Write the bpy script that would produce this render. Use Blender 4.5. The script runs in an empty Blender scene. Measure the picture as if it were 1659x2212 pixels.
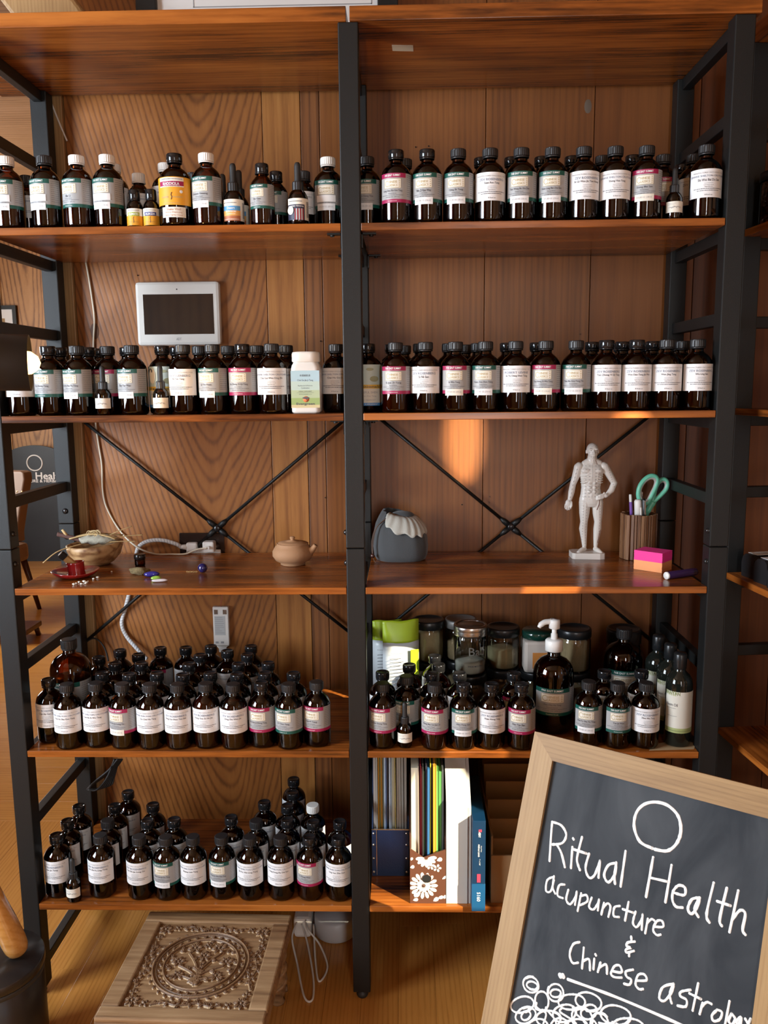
import bpy, bmesh, math, random
from math import sin, cos, pi, radians, sqrt, atan2
from mathutils import Vector, Matrix
random.seed(7)
SC = bpy.context.scene
COL = SC.collection

# ------------------------------------------------------------------ camera
IW, IH, FPX = 1659, 2212, 1806.76
CAM = Vector((0.1058, -1.736, 1.4042))
_p, _y, _r = .1504, -.0257, -.0093
FWD = Vector((sin(_y)*cos(_p), cos(_y)*cos(_p), -sin(_p)))
_R0 = Vector((cos(_y), -sin(_y), 0)); _U0 = _R0.cross(FWD)
RGT = cos(_r)*_R0 + sin(_r)*_U0
UPV = -sin(_r)*_R0 + cos(_r)*_U0
cd = bpy.data.cameras.new('camera'); cam = bpy.data.objects.new('camera', cd); COL.objects.link(cam)
cd.sensor_fit = 'HORIZONTAL'; cd.sensor_width = 36; cd.lens = FPX/IW*36; cd.clip_start = .02
M = Matrix((RGT, UPV, -FWD)).transposed().to_4x4(); M.translation = CAM
cam.matrix_world = M
SC.camera = cam
# ------------------------------------------------------------------ view, world, daylight
SC.view_settings.view_transform = 'Standard'; SC.view_settings.look = 'None'
SC.view_settings.exposure = 0.82; SC.view_settings.gamma = 1.0; SC.view_settings.use_curve_mapping = False
world = bpy.data.worlds.new('world'); SC.world = world; world.use_nodes = True
_bg = world.node_tree.nodes['Background']; _bg.inputs[0].default_value = (.62, .78, 1, 1); _bg.inputs[1].default_value = 1.2

def area_light(name, loc, direction, sx, sy, power, color):
    l = bpy.data.lights.new(name, 'AREA'); l.shape = 'RECTANGLE'; l.size = sx; l.size_y = sy
    l.energy = power; l.color = color
    o = bpy.data.objects.new(name, l); COL.objects.link(o); o.location = loc
    o.rotation_euler = Vector(direction).to_track_quat('-Z', 'Y').to_euler()
    return o
# daylight at the window of the left wall, the glazed door behind the viewer and the far room's window
area_light('daylight_left_window', (-2.12, -1.35, 1.55), (1, 0.0, 0), 1.15, 1.4, 74, (.80, .90, 1))
area_light('daylight_glazed_door', (.55, -3.16, 1.30), (0, 1, 0), .26, 1.9, 12, (1, .96, .9))
area_light('daylight_far_window', (-3.55, 2.9, 1.5), (1, 0.25, 0), 1.6, 1.6, 55, (1, .95, .88))
# low sun through the unseen slit cut for its stripe in the right wall
SUN_DIR = Vector((-1.17, 1, -.8)).normalized()
sl = bpy.data.lights.new('sun', 'SUN'); sl.energy = 8.5; sl.angle = .009; sl.color = (1, .86, .62)
so = bpy.data.objects.new('sun', sl); COL.objects.link(so); so.location = (3, -3, 4)
so.rotation_euler = SUN_DIR.to_track_quat('-Z', 'Y').to_euler()

# added spot without a fixture, aimed to make the warm patch on the back wall
gl_ = bpy.data.lights.new('added_patch_spot', 'SPOT'); gl_.energy = 520; gl_.color = (1, .74, .42); gl_.spot_size = radians(6.5); gl_.spot_blend = .15; gl_.shadow_soft_size = .02
go_ = bpy.data.objects.new('added_patch_spot', gl_); COL.objects.link(go_); go_.location = (1.6, -1.317, 1.28); go_.scale = (.30, .95, 1)
go_.rotation_euler = (Vector((.258, .4, 1.268))-go_.location).to_track_quat('-Z', 'Y').to_euler()
cy_ = SC.cycles; cy_.max_bounces = 6; cy_.diffuse_bounces = 3; cy_.glossy_bounces = 3; cy_.transmission_bounces = 3; cy_.transparent_max_bounces = 10
cy_.use_adaptive_sampling = True; cy_.adaptive_threshold = .035; cy_.caustics_reflective = False; cy_.caustics_refractive = False; cy_.use_denoising = True

# ------------------------------------------------------------------ pixel -> point on a real plane of the place
def ray(px, py): return FWD + RGT*((px-IW/2)/FPX) - UPV*((py-IH/2)/FPX)
def atz(px, py, z):
    d = ray(px, py); return CAM + d*((z-CAM.z)/d.z)
def aty(px, py, Y):
    d = ray(px, py); return CAM + d*((Y-CAM.y)/d.y)

# ------------------------------------------------------------------ materials
MATS = {}
def mat(name, col, rough=.5, metal=0, coat=0, spec=.5, bump=0, bscale=200, var=0, vscale=8, emit=None, estr=0, sheen=0):
    if name in MATS: return MATS[name]
    m = bpy.data.materials.new(name); m.use_nodes = True; nt = m.node_tree; b = nt.nodes['Principled BSDF']
    b.inputs['Base Color'].default_value = (*col, 1); b.inputs['Roughness'].default_value = rough
    b.inputs['Metallic'].default_value = metal; b.inputs['Coat Weight'].default_value = coat
    b.inputs['Coat Roughness'].default_value = .05; b.inputs['Specular IOR Level'].default_value = spec
    if sheen: b.inputs['Sheen Weight'].default_value = sheen
    if emit: b.inputs['Emission Color'].default_value = (*emit, 1); b.inputs['Emission Strength'].default_value = estr
    tc = nt.nodes.new('ShaderNodeTexCoord')
    n = nt.nodes.new('ShaderNodeTexNoise'); n.inputs['Scale'].default_value = vscale; n.inputs['Detail'].default_value = 4
    nt.links.new(tc.outputs['Object'], n.inputs['Vector'])
    v = var or .04
    mx = nt.nodes.new('ShaderNodeMix'); mx.data_type = 'RGBA'
    mx.inputs[6].default_value = (*[max(0, c*(1-v)) for c in col], 1); mx.inputs[7].default_value = (*[min(1, c*(1+v)) for c in col], 1)
    nt.links.new(n.outputs['Fac'], mx.inputs[0]); nt.links.new(mx.outputs[2], b.inputs['Base Color'])
    if bump:
        n2 = nt.nodes.new('ShaderNodeTexNoise'); n2.inputs['Scale'].default_value = bscale; n2.inputs['Detail'].default_value = 3
        nt.links.new(tc.outputs['Object'], n2.inputs['Vector'])
        bp = nt.nodes.new('ShaderNodeBump'); bp.inputs['Strength'].default_value = bump; bp.inputs['Distance'].default_value = .002
        nt.links.new(n2.outputs['Fac'], bp.inputs['Height']); nt.links.new(bp.outputs['Normal'], b.inputs['Normal'])
    MATS[name] = m; return m

def wood(name, cols, axis='X', band=22, stretch=.08, distort=6, rough=.4, bump=.15, streak=.5, coat=0, fine=160, patch=3, rnd=True, pos=(.2, .5, .8), pores=.7, blot=.8, cath=None):
    """grain lines along axis: distorted bands + fine pores + blotches, offset per object"""
    if name in MATS: return MATS[name]
    if any(k in name for k in ('panel', 'laminate', 'floor', 'wall')): cols = [(c[0]*1.08, c[1]*.90, c[2]*.60) for c in cols]      # warm varnish
    m = bpy.data.materials.new(name); m.use_nodes = True; nt = m.node_tree; L = nt.links
    b = nt.nodes['Principled BSDF']; b.inputs['Roughness'].default_value = rough; b.inputs['Coat Weight'].default_value = coat
    b.inputs['Coat Roughness'].default_value = .12
    tc = nt.nodes.new('ShaderNodeTexCoord')
    vec = tc.outputs['Object']
    if rnd:
        oi = nt.nodes.new('ShaderNodeObjectInfo')
        mu = nt.nodes.new('ShaderNodeMath'); mu.operation = 'MULTIPLY'; mu.inputs[1].default_value = 37
        L.new(oi.outputs['Random'], mu.inputs[0])
        ad = nt.nodes.new('ShaderNodeVectorMath'); ad.operation = 'ADD'
        L.new(vec, ad.inputs[0]); L.new(mu.outputs[0], ad.inputs[1]); vec = ad.outputs[0]
    mp = nt.nodes.new('ShaderNodeMapping')
    s = [1, 1, 1]; s['XYZ'.index(axis)] = stretch; mp.inputs['Scale'].default_value = s
    L.new(vec, mp.inputs['Vector'])
    # low-frequency warp
    nz = nt.nodes.new('ShaderNodeTexNoise'); nz.inputs['Scale'].default_value = patch; nz.inputs['Detail'].default_value = 2
    L.new(mp.outputs[0], nz.inputs['Vector'])
    sx = nt.nodes.new('ShaderNodeSeparateXYZ'); L.new(mp.outputs[0], sx.inputs[0])
    add = nt.nodes.new('ShaderNodeMath'); add.operation = 'ADD'
    others = [i for i in range(3) if i != 'XYZ'.index(axis)]
    L.new(sx.outputs[others[0]], add.inputs[0]); L.new(sx.outputs[others[1]], add.inputs[1])
    ml = nt.nodes.new('ShaderNodeMath'); ml.operation = 'MULTIPLY'; ml.inputs[1].default_value = band*6.28; L.new(add.outputs[0], ml.inputs[0])
    md = nt.nodes.new('ShaderNodeMath'); md.operation = 'MULTIPLY'; md.inputs[1].default_value = distort*6.28; L.new(nz.outputs['Fac'], md.inputs[0])
    sm = nt.nodes.new('ShaderNodeMath'); sm.operation = 'ADD'; L.new(ml.outputs[0], sm.inputs[0]); L.new(md.outputs[0], sm.inputs[1])
    if cath:
        # arched cathedral grain: the saw cut meets the growth cones, centre line at x = cath[0]
        xc, dd, slope, wob = cath
        sp_ = nt.nodes.new('ShaderNodeSeparateXYZ'); L.new(tc.outputs['Object'], sp_.inputs[0])
        def mth(op, a=None, b=None, c=None):
            n_ = nt.nodes.new('ShaderNodeMath'); n_.operation = op
            for i_, v_ in enumerate((a, b, c)):
                if v_ is None: continue
                if isinstance(v_, (int, float)): n_.inputs[i_].default_value = v_
                else: L.new(v_, n_.inputs[i_])
            return n_.outputs[0]
        xx = mth('ADD', mth('SUBTRACT', sp_.outputs[0], xc), mth('MULTIPLY', mth('SUBTRACT', nz.outputs['Fac'], .5), .10))
        rr_c = mth('SQRT', mth('ADD', mth('MULTIPLY', xx, xx), dd*dd))
        ph_c = mth('SUBTRACT', rr_c, mth('MULTIPLY', sp_.outputs[2], slope))
        sm = nt.nodes.new('ShaderNodeMath'); sm.operation = 'MULTIPLY_ADD'; sm.inputs[1].default_value = band*6.28
        L.new(ph_c, sm.inputs[0]); L.new(mth('MULTIPLY', nz.outputs['Fac'], wob*6.28), sm.inputs[2])
    # jitter
    nf = nt.nodes.new('ShaderNodeTexNoise'); nf.inputs['Scale'].default_value = fine; nf.inputs['Detail'].default_value = 4; nf.inputs['Roughness'].default_value = .65
    L.new(mp.outputs[0], nf.inputs['Vector'])
    mj = nt.nodes.new('ShaderNodeMath'); mj.operation = 'MULTIPLY_ADD'; mj.inputs[1].default_value = 2.2; L.new(nf.outputs['Fac'], mj.inputs[0]); L.new(sm.outputs[0], mj.inputs[2])
    sn = nt.nodes.new('ShaderNodeMath'); sn.operation = 'SINE'; L.new(mj.outputs[0], sn.inputs[0])
    # thin dark lines (sharpened sine) + pores + blotches around .5
    h1 = nt.nodes.new('ShaderNodeMath'); h1.operation = 'MULTIPLY_ADD'; h1.inputs[1].default_value = .5; h1.inputs[2].default_value = .5; L.new(sn.outputs[0], h1.inputs[0])
    h2 = nt.nodes.new('ShaderNodeMath'); h2.operation = 'POWER'; h2.inputs[1].default_value = 2.6; L.new(h1.outputs[0], h2.inputs[0])
    a1 = nt.nodes.new('ShaderNodeMath'); a1.operation = 'MULTIPLY_ADD'; a1.inputs[1].default_value = -.5*streak; a1.inputs[2].default_value = .5+.16*streak; L.new(h2.outputs[0], a1.inputs[0])
    n1 = nt.nodes.new('ShaderNodeMath'); n1.operation = 'SUBTRACT'; n1.inputs[1].default_value = .5; L.new(nf.outputs['Fac'], n1.inputs[0])
    a2 = nt.nodes.new('ShaderNodeMath'); a2.operation = 'MULTIPLY_ADD'; a2.inputs[1].default_value = pores; L.new(n1.outputs[0], a2.inputs[0]); L.new(a1.outputs[0], a2.inputs[2])
    nb = nt.nodes.new('ShaderNodeTexNoise'); nb.inputs['Scale'].default_value = patch*2.3; nb.inputs['Detail'].default_value = 4; nb.inputs['Roughness'].default_value = .6; L.new(mp.outputs[0], nb.inputs['Vector'])
    n2_ = nt.nodes.new('ShaderNodeMath'); n2_.operation = 'SUBTRACT'; n2_.inputs[1].default_value = .5; L.new(nb.outputs['Fac'], n2_.inputs[0])
    a4 = nt.nodes.new('ShaderNodeMath'); a4.operation = 'MULTIPLY_ADD'; a4.inputs[1].default_value = blot; L.new(n2_.outputs[0], a4.inputs[0]); L.new(a2.outputs[0], a4.inputs[2])
    cr = nt.nodes.new('ShaderNodeValToRGB'); L.new(a4.outputs[0], cr.inputs[0])
    e = cr.color_ramp.elements
    e[0].position = pos[0]; e[0].color = (*cols[0], 1); e[1].position = pos[2]; e[1].color = (*cols[2], 1)
    k = e.new(pos[1]); k.color = (*cols[1], 1)
    L.new(cr.outputs[0], b.inputs['Base Color'])
    bp = nt.nodes.new('ShaderNodeBump'); bp.inputs['Strength'].default_value = bump; bp.inputs['Distance'].default_value = .0015
    L.new(a4.outputs[0], bp.inputs['Height']); L.new(bp.outputs['Normal'], b.inputs['Normal'])
    MATS[name] = m; return m

def tinted_glass(name, tint, gloss=.02, ior=1.58):
    """thin-walled glass: tinted straight-through light plus a Fresnel reflection"""
    m = bpy.data.materials.new(name); m.use_nodes = True; nt = m.node_tree; L = nt.links
    out = nt.nodes['Material Output']; nt.nodes.remove(nt.nodes['Principled BSDF'])
    fr = nt.nodes.new('ShaderNodeFresnel'); fr.inputs['IOR'].default_value = ior
    tr = nt.nodes.new('ShaderNodeBsdfTransparent'); gl = nt.nodes.new('ShaderNodeBsdfGlossy'); gl.inputs['Roughness'].default_value = gloss
    tr.inputs[0].default_value = (*tint, 1); gl.inputs[0].default_value = (1, 1, 1, 1)
    mx = nt.nodes.new('ShaderNodeMixShader'); L.new(fr.outputs[0], mx.inputs[0]); L.new(tr.outputs[0], mx.inputs[1]); L.new(gl.outputs[0], mx.inputs[2])
    L.new(mx.outputs[0], out.inputs['Surface'])
    MATS[name] = m; return m

M_BLACK = mat('black powder coated steel', (.0065, .0072, .0072), .46, 0, 0, .40, .12, 900)
M_SHELF = wood('rustic laminate', ((.045, .015, .006), (.25, .085, .020), (.38, .145, .036)), 'X', 70, .085, 6, .26, .05, .25, 0, 60, 6, pos=(.14, .52, .85), pores=.9, blot=1.7)
M_WALLP = wood('fir panel', ((.085, .032, .011), (.26, .112, .037), (.36, .17, .06)), 'Z', 75, .22, 9, .42, .25, .66, 0, 70, 4.5, rnd=False, pos=(.06, .5, .92), pores=.55, blot=.55, cath=(.09, .06, .26, 4.5))
M_WALLR = wood('redwood panel', ((.115, .045, .016), (.205, .083, .027), (.275, .118, .040)), 'Z', 70, .03, 2, .45, .12, .25, 0, 150, 5, pores=.6, blot=.9)
M_TRIM = wood('pale fir trim', ((.27, .145, .055), (.38, .225, .09), (.46, .285, .125)), 'Z', 130, .05, 2, .5, .1, .4, 0, 160, 4)
M_FLOOR = wood('oak floor', ((.28, .125, .035), (.47, .245, .078), (.56, .315, .112)), 'Y', 90, .07, 7, .24, .04, .35, 0, 120, 6, pos=(.1, .5, .9), pores=.5, blot=.5)
M_FLOORX = wood('oak floor crosswise', ((.28, .125, .035), (.47, .245, .078), (.56, .315, .112)), 'X', 60, .07, 7, .24, .04, .35, 0, 120, 6, pos=(.1, .5, .9), pores=.5, blot=.5)
M_FRAME = wood('sign frame wood', ((.17, .09, .03), (.30, .18, .070), (.38, .245, .105)), 'Z', 160, .06, 5, .55, .12, .2, 0, 150, 6, pores=.5, blot=.9)
M_FRAMEX = wood('sign frame wood rail', ((.17, .09, .03), (.30, .18, .070), (.38, .245, .105)), 'X', 160, .06, 5, .55, .12, .2, 0, 150, 6, pores=.5, blot=.9)
M_CEIL = wood('ceiling boards', ((.2, .1, .04), (.3, .16, .07), (.36, .2, .1)), 'X', 30, .05, 3, .6)
G_AMBER = tinted_glass('amber glass', (.33, .115, .028))
G_AMBERL = tinted_glass('light amber glass', (.46, .175, .042))
G_CLEAR = tinted_glass('clear glass', (.93, .95, .93))
M_LIQ = mat('dark herbal extract', (.012, .005, .003), .25)
M_LIQB = mat('brown herbal extract', (.045, .0135, .004), .3)
M_CAP = mat('black ribbed plastic', (.016, .016, .017), .38)
M_CAPS = mat('shiny black plastic', (.012, .012, .013), .12)
M_CAPW = mat('white plastic', (.78, .76, .72), .4)
M_PAPER = mat('white label paper', (.80, .80, .80), .6)
M_CREAM = mat('cream label paper', (.80, .76, .66), .6)
M_GREY = mat('silver grey label', (.36, .365, .365), .42)
M_GREEN = mat('green label band', (.006, .085, .066), .42)
M_MAG = mat('magenta label band', (.34, .012, .08), .42)
M_INK = mat('grey ink', (.10, .10, .115), .6)
M_INKB = mat('blue grey ink', (.22, .26, .34), .6)
M_INKL = mat('pale grey ink', (.34, .34, .35), .6)
M_GOLD = mat('gold ink', (.50, .41, .22), .45)
M_WHITE = mat('white paint', (.82, .82, .80), .5)
M_OR = mat('orange label', (.80, .36, .02), .5)
M_RUB = mat('black rubber', (.02, .02, .02), .55)

# ------------------------------------------------------------------ mesh helpers
class MB:
    def __init__(s): s.v = []; s.f = []; s.m = []; s.sm = []
    def add(s, vs, fs, mi=0, smooth=False):
        o = len(s.v); s.v += [tuple(v) for v in vs]
        for f in fs: s.f.append([i+o for i in f]); s.m.append(mi); s.sm.append(smooth)
        return s
    def box(s, x0, x1, y0, y1, z0, z1, mi=0, M=None):
        vs = [Vector((x, y, z)) for z in (z0, z1) for y in (y0, y1) for x in (x0, x1)]
        if M is not None: vs = [M @ v for v in vs]
        return s.add(vs, [(0, 2, 3, 1), (4, 5, 7, 6), (0, 1, 5, 4), (2, 6, 7, 3), (0, 4, 6, 2), (1, 3, 7, 5)], mi)
    def cbox(s, x0, x1, y0, y1, z0, z1, c, mi=0, M=None):
        """box with chamfered vertical-section edges (octagonal in all three directions, cheap)"""
        bm = bmesh.new(); bmesh.ops.create_cube(bm, size=1)
        for v in bm.verts:
            v.co = Vector((x0+(v.co.x+.5)*(x1-x0), y0+(v.co.y+.5)*(y1-y0), z0+(v.co.z+.5)*(z1-z0)))
        bmesh.ops.bevel(bm, geom=bm.edges[:], offset=c, segments=2, affect='EDGES', profile=.5)
        bm.verts.index_update()
        vs = [v.co.copy() for v in bm.verts]
        if M is not None: vs = [M @ v for v in vs]
        s.add(vs, [[v.index for v in f.verts] for f in bm.faces], mi); bm.free(); return s
    def lathe(s, prof, n=32, mi=0, M=None, smooth=True, a0=0, a1=2*pi):
        full = abs(a1-a0-2*pi) < 1e-6; nn = n if full else n+1
        vs = []; 
        for r, z in prof:
            for i in range(nn):
                a = a0+(a1-a0)*i/n; vs.append(Vector((r*cos(a), r*sin(a), z)))
        fs = []
        for j in range(len(prof)-1):
            for i in range(n):
                k = (i+1) % nn
                fs.append((j*nn+i, j*nn+k, (j+1)*nn+k, (j+1)*nn+i))
        if M is not None: vs = [M @ v for v in vs]
        return s.add(vs, fs, mi, smooth)
    def tube(s, pts, r, n=8, mi=0, closed=False, caps=True, flat=None):
        pts = [Vector(p) for p in pts]; N = len(pts)
        rs = r if isinstance(r, (list, tuple)) else [r]*N
        vs = []; up = None
        for i, p in enumerate(pts):
            if closed: t = pts[(i+1) % N]-pts[i-1]
            else: t = pts[min(i+1, N-1)]-pts[max(i-1, 0)]
            t.normalize()
            if up is None:
                up = Vector((0, 0, 1)) if abs(t.z) < .9 else Vector((0, 1, 0))
                if flat is not None: up = Vector(flat)
            a = (up - t*up.dot(t)); a = a.normalized() if a.length > 1e-6 else t.orthogonal().normalized(); b = t.cross(a); up = a
            for k in range(n):
                w = 2*pi*k/n; vs.append(p + (a*cos(w)+b*sin(w))*rs[i])
        fs = []
        for i in range(N if closed else N-1):
            j = (i+1) % N
            for k in range(n): fs.append((i*n+k, i*n+(k+1) % n, j*n+(k+1) % n, j*n+k))
        if caps and not closed: fs += [tuple(range(n-1, -1, -1)), tuple((N-1)*n+k for k in range(n))]
        return s.add(vs, fs, mi, True)
    def prism(s, poly, z0, z1, mi=0, M=None, smooth=False):
        n = len(poly); vs = [Vector((x, y, z0)) for x, y in poly]+[Vector((x, y, z1)) for x, y in poly]
        if M is not None: vs = [M @ v for v in vs]
        fs = [tuple(range(n-1, -1, -1)), tuple(range(n, 2*n))]
        s.add(vs, fs, mi)
        return s.add(vs, [(i, (i+1) % n, n+(i+1) % n, n+i) for i in range(n)], mi, smooth)
    def ellip(s, c, r, mi=0, n=16, m=10, M=None):
        prof = [(sin(pi*j/m), -cos(pi*j/m)) for j in range(m+1)]
        T = Matrix.Translation(c) @ Matrix.Diagonal((*r, 1)) if M is None else M @ Matrix.Diagonal((*r, 1))
        prof[0] = (1e-4, -1); prof[-1] = (1e-4, 1)
        return s.lathe(prof, n, mi, T)
    def mesh(s, name, mats):
        me = bpy.data.meshes.new(name); me.from_pydata(s.v, [], s.f)
        for m in mats: me.materials.append(m)
        me.polygons.foreach_set('material_index', s.m); me.polygons.foreach_set('use_smooth', s.sm)
        me.update(); return me
    def build(s, name, mats, parent=None, loc=None, rotz=None):
        if not isinstance(mats, (list, tuple)): mats = [mats]
        return put(name, s.mesh(name, mats), parent, loc, rotz)

def put(name, me, parent=None, loc=None, rotz=None):
    o = bpy.data.objects.new(name, me); COL.objects.link(o)
    if parent: o.parent = parent
    if loc is not None: o.location = loc
    if rotz is not None: o.rotation_euler = (0, 0, rotz)
    return o
def tag(o, label=None, cat=None, group=None, kind=None):
    if label: o['label'] = label
    if cat: o['category'] = cat
    if group: o['group'] = group
    if kind: o['kind'] = kind
    return o
def empty(name, loc, rz=0, label=None, cat=None, group=None):
    o = bpy.data.objects.new(name, None); COL.objects.link(o); o.empty_display_size = .03
    o.location = loc; o.rotation_euler = (0, 0, rz); return tag(o, label, cat, group)
def struct(o): o['kind'] = 'structure'; return o
def bevel(o, w, seg=2):
    m = o.modifiers.new('bevel', 'BEVEL'); m.width = w; m.segments = seg; m.limit_method = 'ANGLE'; return o
def spline(pts, n=8):
    pts = [Vector(p) for p in pts]; out = []
    for i in range(len(pts)-1):
        p0 = pts[max(i-1, 0)]; p1 = pts[i]; p2 = pts[i+1]; p3 = pts[min(i+2, len(pts)-1)]
        for k in range(n):
            t = k/n
            out.append(.5*((2*p1)+(p2-p0)*t+(2*p0-5*p1+4*p2-p3)*t*t+(3*p1-p0-3*p2+p3)*t**3))
    out.append(pts[-1]); return out
def remeshed(mb, voxel, smooth=4, factor=.5):
    """union of the pieces as one continuous skin"""
    o = put('tmp', mb.mesh('tmp', []))
    r = o.modifiers.new('r', 'REMESH'); r.mode = 'VOXEL'; r.voxel_size = voxel; r.use_smooth_shade = True
    sm = o.modifiers.new('s', 'SMOOTH'); sm.iterations = smooth; sm.factor = factor
    dg = bpy.context.evaluated_depsgraph_get(); me = bpy.data.meshes.new_from_object(o.evaluated_get(dg))
    bpy.data.objects.remove(o)
    me.polygons.foreach_set('use_smooth', [True]*len(me.polygons)); return me

# text as flat mesh, cached
_TX = {}
def text2d(s, bold=0):
    k = (s, bold)
    if k in _TX: return _TX[k]
    c = bpy.data.curves.new('t', 'FONT'); c.body = s; c.size = 1; c.align_x = 'CENTER'; c.align_y = 'CENTER'
    c.resolution_u = 2; c.offset = bold; c.fill_mode = 'FRONT'
    o = bpy.data.objects.new('t', c); COL.objects.link(o)
    dg = bpy.context.evaluated_depsgraph_get(); dg.update()
    me = bpy.data.meshes.new_from_object(o.evaluated_get(dg))
    vs = [(v.co.x, v.co.y) for v in me.vertices]; fs = [tuple(p.vertices) for p in me.polygons]
    bpy.data.objects.remove(o); bpy.data.meshes.remove(me)
    if vs:
        x0 = min(v[0] for v in vs); x1 = max(v[0] for v in vs); y0 = min(v[1] for v in vs); y1 = max(v[1] for v in vs)
        vs = [(x-(x0+x1)/2, y-(y0+y1)/2) for x, y in vs]; w, h = x1-x0, y1-y0
    else: w = h = 1
    _TX[k] = (vs, fs, w, h); return _TX[k]
def text_flat(mb, s, M, height, width=None, mi=0, bold=0):
    """M maps (x, y, 0) of the printed face into place; height is the text's ink height"""
    vs, fs, w, h = text2d(s, bold)
    sy = height/h; sx = sy if width is None else width/w
    mb.add([M @ Vector((x*sx, y*sy, 0)) for x, y in vs], fs, mi)
def text_bent(mb, s, R, z, height, width=None, mi=0, bold=0, ang=0):
    vs, fs, w, h = text2d(s, bold)
    sy = height/h; sx = sy if width is None else width/w
    mb.add([Vector((R*sin(x*sx/R+ang), -R*cos(x*sx/R+ang), z+y*sy)) for x, y in vs], fs, mi)
def patch(mb, R, a0, a1, z0, z1, mi=0, n=None):
    n = n or max(1, int(abs(a1-a0)/.13)); vs = []
    for i in range(n+1):
        a = a0+(a1-a0)*i/n
        vs += [(R*sin(a), -R*cos(a), z0), (R*sin(a), -R*cos(a), z1)]
    mb.add(vs, [(2*i, 2*i+2, 2*i+3, 2*i+1) for i in range(n)], mi, True)
# ================================================================== SETTING
CEIL = 2.75
def wall_mesh(axis, c, thick, u0, u1, holes=()):
    """wall in plane x=c or y=c from u0..u1, z 0..CEIL, with rectangular holes (ua, ub, za, zb)"""
    mb = MB(); cuts = sorted({u0, u1, *[h[0] for h in holes], *[h[1] for h in holes]})
    def bx(a, b, z0, z1):
        if axis == 'x': mb.box(c, c+thick, a, b, z0, z1)
        else: mb.box(a, b, c, c+thick, z0, z1)
    for a, b in zip(cuts, cuts[1:]):
        hs = [h for h in holes if h[0] <= a and h[1] >= b]
        if hs: bx(a, b, 0, hs[0][2]); bx(a, b, hs[0][3], CEIL)
        else: bx(a, b, 0, CEIL)
    return mb
M_WALLX = wood('wall boards', ((.20, .09, .035), (.34, .17, .07), (.42, .24, .11)), 'Z', 15, .07, 6, .5, .15, .6, 0, 130, 3)
M_WALLF = wood('far wall boards', ((.17, .085, .035), (.36, .20, .095), (.44, .27, .14)), 'Z', 30, .3, 9, .5, .15, .8, 0, 40, 2.2, pores=.5, blot=.5, cath=(-2.9, .05, .10, 4))
struct(wall_mesh('x', -2.3, .1, -3.2, .9, [(-1.95, -.75, .8, 2.3)]).build('wall_left', M_WALLX))
struct(wall_mesh('y', -3.3, .1, -2.3, 1.4, [(.34, .76, .35, 2.25)]).build('wall_front', M_WALLX))
fl_ = MB(); fl_.box(-3.7, -2.2, .8, .9, 0, CEIL); struct(fl_.build('wall_jog', M_WALLX))
struct(wall_mesh('x', -3.7, .1, .9, 5.05, [(2.1, 3.7, .7, 2.3)]).build('wall_far_left', M_WALLF))
wb = MB(); wb.box(-3.7, 1.5, 5.05, 5.15, 0, CEIL); wall_far = struct(wb.build('wall_far', M_WALLF))
# far wall panels (wide vertical boards in view)
x = -3.6
while x < -.4:
    w = random.choice((.42, .5, .6))
    p = MB(); p.box(x, x+w-.004, 5.036, 5.05, 0.06, CEIL-.02); bevel(p.build('panel', M_WALLF, wall_far), .002, 1); x += w
b = MB(); b.box(-3.6, 1.4, 5.02, 5.05, 0, .06); struct(b.build('baseboard_far', M_WALLX))
c = MB(); c.box(-3.7, 1.5, -3.3, 5.15, CEIL, CEIL+.08); struct(c.build('ceiling', M_CEIL))
# window frames
def window(name, axis, c, u0, u1, z0, z1, nu, nz):
    mb = MB(); t = .05
    def bx(a, b, za, zb, d=.03):
        if axis == 'x': mb.box(c-d, c+d, a, b, za, zb)
        else: mb.box(a, b, c-d, c+d, za, zb)
    bx(u0, u0+t, z0, z1); bx(u1-t, u1, z0, z1); bx(u0+t, u1-t, z0, z0+t); bx(u0+t, u1-t, z1-t, z1)
    for i in range(1, nu): u = u0+(u1-u0)*i/nu; bx(u-.012, u+.012, z0+t, z1-t, .02)
    for i in range(1, nz): z = z0+(z1-z0)*i/nz; bx(u0+t, u1-t, z-.012, z+.012, .018)
    return struct(mb.build(name, M_WALLX))
window('window_1', 'x', -2.17, -1.95, -.75, .8, 2.3, 2, 1)
window('window_2', 'y', -3.13, .34, .76, .35, 2.25, 1, 2)
window('window_3', 'x', -3.57, 2.1, 3.7, .7, 2.3, 2, 1)
# right wall with an added slanted opening, cut to shape the sun stripe
XR = 1.3
front = [(.984, .36, .478), (.972, .355, .472), (.602, .189, .325), (.40, .06, .30), (.23, .02, .285)]
def to_wall(xf, zf):
    t = (XR-xf)/1.17; return (-t, zf+.8*t)
chA = [to_wall(a, z) for z, a, b_ in front]; chB = [to_wall(b_, z) for z, a, b_ in front]
mb = MB()
zt = chA[0]; ztb = chB[0]
far_poly = [(5.05, 0), (5.05, CEIL), (ztb[0], CEIL)] + chB + [(chB[-1][0], 0)]
YN = -1.9
near_poly = [(YN, CEIL), (YN, 0), (chB[-1][0], 0), chB[-1]] + chA[::-1] + [ztb, (ztb[0], CEIL)]
for poly in (far_poly, near_poly): mb.add([(XR, y, z) for y, z in poly], [tuple(range(len(poly)))])
for ya, yb_, za, zb in ((-3.2, -2.6, 0, CEIL), (-2.0, YN, 0, CEIL), (-2.6, -2.0, 0, .25), (-2.6, -2.0, 1.05, CEIL)): mb.add([(XR, ya, za), (XR, yb_, za), (XR, yb_, zb), (XR, ya, zb)], [(0, 1, 2, 3)])
struct(mb.build('wall_right', M_WALLX))
window('bounce_window', 'x', XR-.02, -2.6, -2.0, .25, 1.05, 1, 1)  # added unseen window: its sun on the floor bounces up to the shelf undersides
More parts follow.
